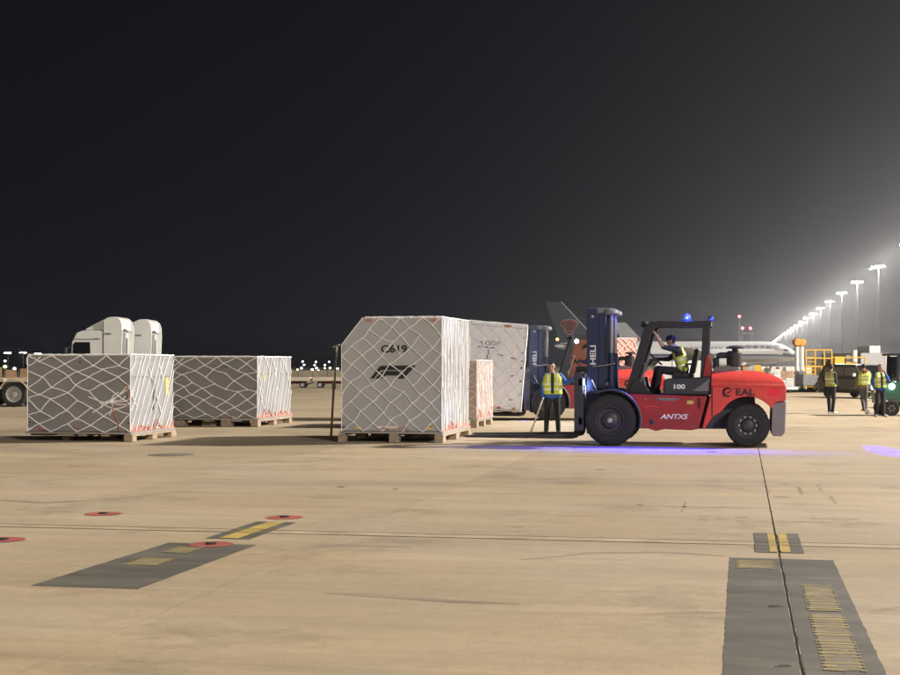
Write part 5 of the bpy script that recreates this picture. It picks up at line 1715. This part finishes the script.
def make_aircraft(label, loc, rz, emblem=True):
    """wide-body freighter, nose towards +x; origin on the ground below the nose tip"""
    t = thing("cargo_aircraft", label, "aircraft", loc, rz, "parked wide-body aircraft")
    L = 72.5
    prof = [(0.0, 4.4, 0.05), (-0.5, 4.45, 0.75), (-1.5, 4.60, 1.45), (-3.0, 4.95, 2.15), (-5.0, 5.30, 2.68), (-8.0, 5.55, 3.02), (-11, 5.6, 3.10), (-20, 5.6, 3.1), (-48, 5.6, 3.1),
            (-54, 5.7, 3.0), (-60, 6.15, 2.5), (-66, 6.7, 1.6), (-70, 7.1, 0.9), (-L, 7.3, 0.25)]
    bb = MB()
    bb.loft([ring_xz(x, cz, r, r) for x, cz, r in prof])
    n = 28
    # white above, blue band, grey belly
    for q, f in enumerate(bb.f):
        cs = [bb.v[a] for a in f]
        x_ = sum(p[0] for p in cs) / len(cs); z_ = sum(p[2] for p in cs) / len(cs)
        bb.m[q] = 0
        if z_ < 4.9:
            bb.m[q] = 1
        if z_ < 4.1:
            bb.m[q] = 2
    bb.build("fuselage", [M_PLANE, M_PLANEB, M_PLANEG], t, smooth=True)
    # cockpit windows
    for s in (-1, 1):
        for a, b_ in ((0.25, 0.95), (1.0, 1.7), (1.75, 2.4)):
            xa, xb = -2.3 - a, -2.3 - b_
            def sp(x, z):
                # point on the hull at x, z
                for i in range(len(prof) - 1):
                    if prof[i][0] >= x >= prof[i + 1][0]:
                        q = (prof[i][0] - x) / (prof[i][0] - prof[i + 1][0])
                        cz = prof[i][1] + q * (prof[i + 1][1] - prof[i][1]); r = prof[i][2] + q * (prof[i + 1][2] - prof[i][2])
                        return (x, s * math.sqrt(max(0.01, (r + 0.03) ** 2 - (z - cz) ** 2)), z)
            w = MB()
            w.add([sp(xa, 5.75), sp(xb, 5.85), sp(xb, 6.45), sp(xa, 6.25)], [(0, 1, 2, 3)])
            w.build("cockpit_window", M_GLASS, t)
    # wings, tailplane, fin
    for s in (-1, 1):
        wg = MB()
        def sec(x0, x1, y, z, th):
            return [(x0, y, z), ((x0 + x1) / 2 + (x0 - x1) * 0.2, y, z + th), (x1, y, z + 0.1), ((x0 + x1) / 2, y, z - th * 0.6)]
        wg.loft([sec(-20, -33.5, s * 2.6, 3.9, 0.8), sec(-27, -36.5, s * 12, 4.8, 0.5), sec(-38, -41, s * 30, 6.6, 0.18)])
        wg.build("wing", M_PLANEG, t)
        en = MB()
        en.lathe([(1.15, -19.2), (1.6, -19.5), (1.72, -21.5), (1.45, -24.0), (0.7, -26.2), (0.3, -27)], (0, s * 9.8, 2.5), "x", 24)
        eo = en.build("engine", M_PLANE, t, smooth=True)
        MB().lathe([(1.13, -19.16), (0.3, -19.6), (0.05, -19.3)], (0, s * 9.8, 2.5), "x", 20).build("fan", M_DARK, eo)
        MB().prism([(-21, 4.2), (-26.5, 4.6), (-26.5, 3.6), (-22, 3.9)], s * 9.8 - 0.2, s * 9.8 + 0.2).build("pylon", M_PLANEG, eo)
        st_ = MB()
        st_.loft([sec(-62, -69, s * 0.8, 7.0, 0.4), sec(-68.5, -72, s * 10.5, 8.0, 0.15)])
        st_.build("tailplane", M_PLANEG, t)
        lgp = MB().tube([(-32, s * 5.2, 0.6), (-32, s * 5.2, 4)], 0.25, 8).build("main_gear", M_STEEL, t)
        for xx in (-1.5, 0, 1.5):
            MB().lathe([(0.4, -0.25), (0.65, -0.2), (0.65, 0.2), (0.4, 0.25)], (-32 + xx, s * 5.2 - 0.4, 0.65), "y", 18).build("gear_tyre", M_TYRE, lgp)
    fo = MB()
    fo.loft([[(-59.3, -0.3, 8.2), (-71.0, -0.15, 8.0), (-71.0, 0.15, 8.0), (-59.3, 0.3, 8.2)],
             [(-70.6, -0.14, 20.5), (-75.2, -0.08, 20.5), (-75.2, 0.08, 20.5), (-70.6, 0.14, 20.5)]])
    fn_ = fo.build("fin", M_FIN if emblem else M_PLANEG, t)
    # leading edge strip
    MB().tube([(-59.3, 0, 8.3), (-70.55, 0, 20.5)], 0.16, 6).build("fin_leading_edge", M_PLANEG, fn_)
    if emblem:
        em = MB()
        cx_, cz_, y_ = -68.2, 13.3, -0.42
        def P3(pts):
            return [(cx_ + a * 1.12, y_, cz_ + b_ * 1.12) for a, b_ in pts]
        for s in (-1, 1):
            em.tube(P3([(0.0, 1.15), (s * 0.8, 1.25), (s * 1.6, 0.95), (s * 1.95, 0.3), (s * 1.6, 0.05), (s * 1.3, 0.45), (s * 1.0, 0.6)]), [0.3, 0.36, 0.36, 0.32, 0.25, 0.2, 0.14], 6)
            em.tube(P3([(s * 0.9, 0.9), (s * 0.95, -0.3), (s * 0.85, -1.2), (s * 0.3, -1.75)]), [0.3, 0.27, 0.26, 0.22], 6)
            em.tube(P3([(s * 0.36, 0.7), (s * 0.38, -0.4), (s * 0.3, -0.75)]), [0.2, 0.2, 0.12], 6)
        em.tube(P3([(-0.5, -1.3), (0.5, -1.3)]), 0.3, 6)
        em.build("fin_emblem", M_KAPOK, t)
        eo_ = MB()
        out = [(0, 1.75), (0.9, 1.6), (1.7, 1.45), (2.35, 0.7), (2.2, -0.1), (1.55, -0.2), (1.35, -0.9), (1.2, -1.6), (0.6, -2.15), (0, -2.3)]
        out = out + [(-a, b_) for a, b_ in out[::-1][1:]]
        eo_.tube(P3(out), 0.13, 5)
        eo_.build("emblem_outline", M_KAPOKW, t)
        text_mesh("lettering", "CHINA SOUTHERN CARGO", 1.35, M_PLANEB, t, (-27.5, -3.02, 6.55), rot=(R(108), 0, 0), extrude=0.02, spacing=1.5)
        text_mesh("lettering", "中国南方航空", 1.9, M_PLANEB, t, (-12.2, -3.0, 6.6), rot=(R(108), 0, 0), extrude=0.02, spacing=1.15)
    MB().tube([(-6, 0, 0.5), (-6, 0, 3.2)], 0.18, 8).build("nose_gear", M_STEEL, t)
    for s in (-1, 1):
        MB().lathe([(0.3, -0.15), (0.5, -0.12), (0.5, 0.12), (0.3, 0.15)], (-6, s * 0.3, 0.5), "y", 16).build("nose_tyre", M_TYRE, t)
    return t


pn = D(797.5, 356.0, 430.0)
pn.z = 0
make_aircraft("white wide-body cargo aircraft, nose right, red flower emblem on its dark blue fin", pn, YAW)
pn = D(784.0, 356.0, 640.0)
pn.z = 0
a2 = make_aircraft("further aircraft of which only a pale grey fin shows above the salmon crate", pn, YAW, emblem=False)
MB().prism([(-66.5, 13.9), (-64.6, 14.0), (-63.9, 12.6), (-66.0, 12.2)], -0.34, -0.30).build("fin_emblem", M_KAPOK, a2)

# ------------------------------------------------------------------ tower with red obstruction lights, antenna
p = D(746.5, 333.0, 620.0)
tw = thing("obstruction_tower", "pale lattice tower with two red lights above the aircraft", "tower", (p.x, p.y, 0), YAW)
tb = MB()
H = p.z
for sx_ in (-2.2, 2.2):
    for sy_ in (-2.2, 2.2):
        tb.tube([(sx_, sy_, 0), (sx_, sy_, H)], 0.22, 5)
tb.build("frame", M_GALV, tw)
MB().box(-2.6, 2.6, -2.6, 2.6, H - 0.3, H).build("platform", M_GALV, tw)
for sx_ in (-1.7, 1.7):
    MB().tube([(sx_, 0, H), (sx_, 0, H + 1.6)], 0.12, 5).build("lamp_stem", M_GALV, tw)
    MB().lathe([(0.2, -0.5), (0.62, -0.2), (0.62, 0.3), (0.2, 0.6)], (sx_, 0, H + 2.0), "z", 10).build("red_lamp", M_LAMPR, tw)
p = D(739.4, 316.5, 620.0)
an = thing("antenna_mast", "thin mast with a single red light, left of the lattice tower", "mast", (p.x, p.y, 0), YAW)
MB().tube([(0, 0, 0), (0, 0, p.z)], [0.25, 0.09], 6).build("pole", M_GALV, an)
MB().lathe([(0.2, -0.5), (0.6, -0.2), (0.6, 0.3), (0.2, 0.6)], (0, 0, p.z), "z", 10).build("red_lamp", M_LAMPR, an)

# ------------------------------------------------------------------ ground equipment below the aircraft
# column with orange padded head
p = D(799.5, 392.5, 1.65 * FPX / 27.0); p.z = 0
lc = thing("lift_column", "pale twin column with an orange round head right of the aircraft nose", "column", p, YAW)
for s in (-1, 1):
    MB().lathe([(0.13, 0.18), (0.13, 3.0)], (s * 0.15, 0, 0), "z", 14).build("column_tube", M_TRUCKW, lc, smooth=True)
MB().lathe([(0.18, -0.22), (0.27, -0.1), (0.27, 0.1), (0.18, 0.22)], (-0.14, 0, 3.02), "y", 18).build("orange_head", M_ORANGE, lc, smooth=True)
MB().lathe([(0.17, -0.2), (0.26, -0.1), (0.26, 0.1), (0.17, 0.2)], (0.17, 0.03, 3.0), "y", 18).build("orange_head", M_ORANGE, lc, smooth=True)
MB().box(-0.55, 0.55, -0.5, 0.5, 0.0, 0.2).build("base_plate", M_DARK, lc, bevel=0.03)
MB().box(-0.30, 0.30, -0.22, 0.22, 1.1, 1.22).build("collar", M_GREYM, lc, bevel=0.02)

# yellow high loader
p = D(806.0, 392.0, 1.65 * FPX / 27.5); p.z = 0
hl = thing("high_loader", "yellow railed loader platform with ladder and equipment beside the dark car", "loader", p, YAW)
for zz in (1.55, 2.05, 2.55):
    MB().tube([(0.0, 0, zz), (1.55, 0, zz)], 0.045, 6).build("rail", M_YLOAD, hl)
for xx in (0.0, 0.55, 1.1, 1.55):
    MB().tube([(xx, 0, 0.2 if xx < 0.6 else 1.2), (xx, 0, 2.58)], 0.05, 6).build("post", M_YLOAD, hl)
for q in range(8):
    MB().tube([(0.0, 0, 0.35 + q * 0.25), (0.55, 0, 0.35 + q * 0.25)], 0.03, 5).build("ladder_rung", M_YLOAD, hl)
MB().box(0.9, 3.6, -0.2, 2.2, 1.12, 1.42).build("platform", M_YLOAD, hl, bevel=0.02)
MB().box(1.7, 2.3, -0.1, 0.6, 1.43, 2.15).build("control_box", M_YLOAD, hl, bevel=0.03)
MB().box(2.45, 2.75, 0.2, 0.5, 1.43, 2.25).build("valve_block", M_GREYM, hl, bevel=0.03)
MB().box(1.2, 1.6, 0.6, 1.0, 1.43, 2.3).build("grey_cabinet", M_DARK, hl, bevel=0.03)
MB().tube([(3.05, 0.5, 1.42), (3.05, 0.5, 2.55)], 0.18, 10).build("white_cylinder", M_TRUCKW, hl, smooth=True)
MB().box(-0.2, 4.2, -0.1, 2.1, 0.42, 1.05).build("chassis", M_GREYM, hl, bevel=0.03)
MB().box(0.85, 3.7, -0.24, -0.205, 1.0, 1.5).build("side_skirt", M_YLOAD, hl, bevel=0.02)
MB().tube([(1.55, 0.0, 2.1), (3.55, 0.0, 2.1)], 0.04, 6).build("rail", M_YLOAD, hl)
MB().tube([(3.55, 0.0, 1.45), (3.55, 0.0, 2.12)], 0.04, 6).build("post", M_YLOAD, hl)
for xx in (0.95, 3.6):
    for s, yy in ((-1, -0.12), (1, 2.1)):
        wheel(hl, xx, yy, 0.4, 0.4, 0.26, M_RIMW, 0, 0, .6, s)
MB().prism([(2.3, 1.43), (3.9, 1.43), (3.9, 1.55), (2.5, 1.85)], 0.2, 1.0).build("conveyor", M_YLOAD, hl)
MB().lathe([(0.14, 0), (0.14, -0.05)], (3.35, -0.22, 1.28), "y", 12).build("amber_lamp", M_LAMPO, hl)

# wrapped freight on dollies, in a row under the nose
rr = random.Random(77)
desc = ["pallet of wrapped cartons on a dolly, first left of the orange-headed column", "pallet of wrapped cartons with yellow load, second left of the orange-headed column",
        "pallet of wrapped bundles on a dolly just above the front forklift's tail", "pallet of pale bundles on a dolly right above the front forklift's hood",
        "white container cart seen through the front forklift's open cab", "pale container cart behind the front forklift's steering wheel"]
for q, (px, yc) in enumerate(((766, 90), (742, 95), (724, 100), (702, 104), (684, 98), (655, 102))):
    p = D(px, 390, yc); p.z = 0
    lb = desc[q]
    t = thing("loaded_dolly" if q < 4 else "container_cart", lb, "dolly" if q < 4 else "cart", p, YAW)
    MB().box(0, 1.75, 0, 1.5, 0.32, 0.48).build("deck", M_TRUCKW if q in (0, 1) else M_GREYM, t, bevel=0.015)
    for xx in (0.3, 1.45):
        for s, yy in ((-1, 0.08), (1, 1.42)):
            wheel(t, xx, yy, 0.19, 0.19, 0.12, M_RIMW, 0, 0, .55, s)
    if q < 4:
        x = 0.06
        while x < 1.55:
            ww = rr.uniform(0.22, 0.5)
            z = 0.485
            while z < 1.15 + rr.uniform(0, 0.3):
                hh = rr.uniform(0.2, 0.42)
                MB().box(x, min(x + ww - 0.015, 1.72), 0.05, 0.9, z, z + hh - 0.012).build("carton", rr.choice([M_WRAP, M_LABEL, M_BOXG, M_YLOAD if q == 1 else M_WRAP, M_PLANK, M_TRUCKW]), t, bevel=0.015)
                z += hh
            x += ww
        MB().tube([(0.05, 0.0, 0.48), (0.05, 0.0, 1.62), (0.6, 0.0, 1.62)], 0.025, 5).build("handle_frame", M_DARK, t)
    else:
        MB().prism([(0.02, 0.485), (1.73, 0.485), (1.73, 1.95), (0.35, 1.95), (0.02, 1.6)], 0.05, 1.45).build("container", M_LABEL if q == 4 else M_WRAP, t, bevel=0.02)
        MB().box(0.5, 1.1, 0.035, 0.049, 0.6, 1.8).build("door", M_TRUCKW, t, bevel=0.004)
        MB().box(1.2, 1.26, 0.03, 0.049, 0.5, 1.94).build("door_frame", M_GREYM, t)
# long white transporter sill
p = D(752, 392.0, 86.0); p.z = 0
ts = thing("pallet_transporter", "long low white pallet transporter at the foot of the wrapped cartons", "transporter", p, YAW)
MB().box(0, 2.65, -0.5, 0.6, 0.18, 0.36).build("deck", M_TRUCKW, ts, bevel=0.02)
for xx in (0.35, 2.2):
    wheel(ts, xx, -0.35, 0.15, 0.15, 0.12, M_RIM, 0, 0, .55, -1)
    wheel(ts, xx, 0.45, 0.15, 0.15, 0.12, M_RIM, 0, 0, .55, 1)
MB().tube([(0.05, -0.45, 0.36), (0.05, -0.45, 1.0), (0.9, -0.45, 1.0), (0.9, -0.45, 0.36)], 0.02, 5).build("guard_rail", M_DARK, ts)


# ------------------------------------------------------------------ dark car
def make_car(label, loc, rz):
    """estate car, front to -y in its own frame (x across)"""
    t = thing("parked_car", label, "car", loc, rz)
    def sec(y, w, z0, z1, zs):
        return [(-w * .86, y, z0), (w * .86, y, z0), (w, y, z0 + .18), (w, y, zs), (w * .93, y, z1), (-w * .93, y, z1), (-w, y, zs), (-w, y, z0 + .18)]
    lower = MB()
    lower.loft([sec(-2.25, .74, .40, .82, .72), sec(-2.1, .86, .28, .95, .85), sec(-1.3, .92, .26, 1.05, .95), sec(1.8, .92, .26, 1.08, .98), sec(2.15, .88, .30, 1.06, .96), sec(2.25, .80, .40, 1.0, .9)])
    lower.build("body", M_SUV, t, bevel=0.03, smooth=False)
    gh = MB()
    def sg(y, w, z):
        return [(-w, y, 1.05), (w, y, 1.05), (w * .80, y, z), (-w * .80, y, z)]
    gh.loft([[(-.84, -1.25, 1.05), (.84, -1.25, 1.05), (.82, -1.2, 1.07), (-.82, -1.2, 1.07)], [(-.86, -.5, 1.05), (.86, -.5, 1.05), (.70, -.5, 1.66), (-.70, -.5, 1.66)],
             [(-.87, 1.6, 1.05), (.87, 1.6, 1.05), (.70, 1.6, 1.70), (-.70, 1.6, 1.70)], [(-.84, 2.15, 1.05), (.84, 2.15, 1.05), (.70, 1.95, 1.60), (-.70, 1.95, 1.60)]])
    gh.build("cabin", M_SUV, t, bevel=0.03)
    for s in (-1, 1):
        for y0, y1 in ((-.72, .12), (.22, 1.02), (1.12, 1.75)):
            w = MB()
            def pt(y, z):
                f_ = (z - 1.05) / .63
                return (s * (.868 - .165 * f_ + .012), y, z)
            w.add([pt(y0 + (-.22 if y0 < -.5 else 0), 1.12), pt(y1, 1.12), pt(y1, 1.54), pt(y0, 1.54)], [(0, 1, 2, 3)])
            w.build("side_window", mat("car_window_reflection", (0.25, 0.24, 0.22), rough=0.12, spec=0.9), t)  # pale glass colour stands in for a bright reflection
        for yy in (-1.4, 1.35):
            wt = wheel(t, 0, 0, 0.34, 0.34, 0.22, M_RIM, 0, 0, .62, -1)
            wt.rotation_euler = (0, 0, R(90 if s > 0 else -90))
            wt.location = (s * .83, yy, .34)
        MB().box(s * .95 - .09, s * .95 + .09, -.78, -.66, 1.08, 1.24).build("mirror", M_TRUCKW, t, bevel=0.03)
        MB().box(s * .62 - .16, s * .62 + .16, -2.28, -2.16, .70, .84).build("headlight", M_STEEL, t, bevel=0.02)
        MB().box(s * .70 - .12, s * .70 + .12, 2.17, 2.27, .82, 1.0).build("tail_light", M_TAIL, t, bevel=0.02)
    w = MB().add([(-.76, -1.18, 1.10), (.76, -1.18, 1.10), (.64, -.52, 1.61), (-.64, -.52, 1.61)], [(0, 1, 2, 3)])
    w.move((0, -0.03, 0.02)).build("windscreen", M_GLASS, t)
    return t


p = G(836.0, 398.5)
make_car("dark grey estate car parked behind the three people on the right", p + cam_to_world(1.45, 1.0, 0), YAW + R(24))

# ------------------------------------------------------------------ grey box truck at the right
p = D(861.0, 391.0, 92.0); p.z = 0
bt = thing("box_truck", "grey box truck with white rear standing behind the people at the right edge", "truck", p, YAW + R(14))
bx_ = MB().box(0, 2.1, 0, 5.0, 0.75, 2.42)
for q, f in enumerate(bx_.f):
    if all(abs(bx_.v[a][0] - 2.1) < 1e-6 for a in f):
        bx_.m[q] = 1
bx_.build("cargo_box", [M_BOXG, M_TRUCKW], bt, bevel=0.02)
MB().box(1.72, 2.9, -0.05, 0.02, 0.75, 2.40).build("rear_door", M_TRUCKW, bt, bevel=0.01)
MB().box(1.2, 2.0, 1.0, 2.6, 2.425, 2.9).build("cooling_unit", M_TRUCKW, bt, bevel=0.03)
MB().box(0.3, 1.8, 0.1, 6.4, 0.5, 0.74).build("chassis", M_DARK, bt)
MB().prism([(0.05, 0.5), (2.05, 0.5), (2.05, 2.0), (1.9, 2.2), (0.2, 2.2), (0.05, 2.0)], 5.05, 6.6).build("cab", M_TRUCKW, bt, bevel=0.06)
for yy in (1.2, 5.8):
    for s, xx in ((-1, 0.25), (1, 1.85)):
        wt = wheel(bt, xx, yy, 0.4, 0.4, 0.25, M_RIMW, 0, 0, .6, -1)
        wt.rotation_euler = (0, 0, R(90 if s > 0 else -90))

# ------------------------------------------------------------------ green tow tractor at the right edge
p = G(891.5, 416.0)
gt = thing("tow_tractor", "green tow tractor with its headlight on, cut off by the right edge", "tractor", p + cam_to_world(0, 0.55, 0), YAW)
gf = MB().prism([(-0.30, 0.52), (-0.34, 0.70), (-0.30, 0.98), (-0.18, 1.06), (0.55, 1.12), (0.62, 1.0), (2.3, 1.0), (2.3, 0.32), (0.34, 0.30)] + arc(0, .23, .33, 10, 150, 8), -0.62, 0.62)
gf.build("body", M_GREEN, gt, bevel=0.035)
for s in (-1, 1):
    wheel(gt, 0.0, s * 0.55, 0.25, 0.25, 0.18, M_RIM, 6, .6, .6, s)
    wheel(gt, 1.75, s * 0.55, 0.30, 0.30, 0.22, M_RIM, 6, .6, .6, s)
    MB().prism([(0.16, 1.06), (0.26, 1.06), (0.30, 1.95), (0.20, 1.95)], s * 0.55 - 0.04, s * 0.55 + 0.04).build("cab_post", M_GUARD, gt, bevel=0.01)
    MB().prism([(1.5, 1.0), (1.6, 1.0), (1.6, 1.95), (1.5, 1.95)], s * 0.55 - 0.04, s * 0.55 + 0.04).build("cab_post", M_GUARD, gt, bevel=0.01)
    MB().lathe([(0.09, 0.02), (0.095, -0.02), (0.07, -0.05)], (-0.30, s * 0.42, 0.92), "x", 16).build("headlight", M_LAMPW, gt, smooth=True)
MB().lathe([(0.06, 0.0), (0.095, -0.05), (0.07, -0.08)], (-0.02, -0.62, 0.96), "y", 16).build("side_lamp", M_LAMPW, gt, smooth=True)
MB().box(0.05, 1.75, -0.64, 0.64, 1.95, 2.03).build("cab_roof", M_GUARD, gt, bevel=0.02)
MB().prism([(0.24, 1.12), (0.27, 1.12), (0.30, 1.93), (0.27, 1.93)], -0.5, 0.5).build("windscreen", M_GLASS, gt)
MB().box(0.9, 1.3, -0.3, 0.3, 1.0, 1.12).build("seat", M_SEAT, gt, bevel=0.03)
MB().box(1.22, 1.34, -0.3, 0.3, 1.10, 1.6).build("seat_back", M_SEAT, gt, bevel=0.03)
MB().box(0.30, 0.36, -0.60, -0.52, 1.30, 1.50).build("mirror", M_LABEL, gt, bevel=0.01)
lamp("SPOT", "headlight_beam", gt, (-0.40, -0.42, 0.92), 90, (0.9, 0.95, 1.0), aim=(-3, -1.6, 0.2), angle=80, blend=0.8, radius=0.05)
# pale trolley between the two people
p = G(874.5, 414.5)
tl = thing("hand_trolley", "narrow pale hand trolley between the olive jacket and the blue jacket", "trolley", p + cam_to_world(0, 0.35, 0), YAW)
for s in (-1, 1):
    MB().tube([(s * 0.13, 0, 0.08), (s * 0.13, 0.06, 1.05)], 0.02, 6).build("upright", M_LABEL, tl)
    MB().lathe([(0.05, -0.02), (0.08, -0.02), (0.08, 0.02), (0.05, 0.02)], (s * 0.15, 0, 0.08), "y", 14).build("trolley_wheel", M_LABEL, tl)
for q in range(4):
    MB().tube([(-0.13, 0.02, 0.22 + q * 0.26), (0.13, 0.02, 0.22 + q * 0.26)], 0.018, 6).build("crossbar", M_LABEL, tl)
MB().box(-0.15, 0.15, -0.2, 0.0, 0.03, 0.05).build("toe_plate", M_GALV, tl)

# ------------------------------------------------------------------ night haze lit by the masts
hz = MB().box(-3000, 2600, -380, 6500, -1.0, 42.0).build("haze", [], None)
hz["kind"] = "stuff"
hm = bpy.data.materials.new("night_haze")
hm.use_nodes = True
hn, hl_ = hm.node_tree.nodes, hm.node_tree.links
hn.clear()
ho = hn.new("ShaderNodeOutputMaterial")
hv = hn.new("ShaderNodeVolumePrincipled")
hv.inputs["Color"].default_value = (0.92, 0.93, 0.97, 1)
hv.inputs["Density"].default_value = HAZE_DENSITY
hv.inputs["Anisotropy"].default_value = 0.80
hl_.new(hv.outputs[0], ho.inputs["Volume"])
hz.data.materials.append(hm)
hz.display_type = "WIRE"
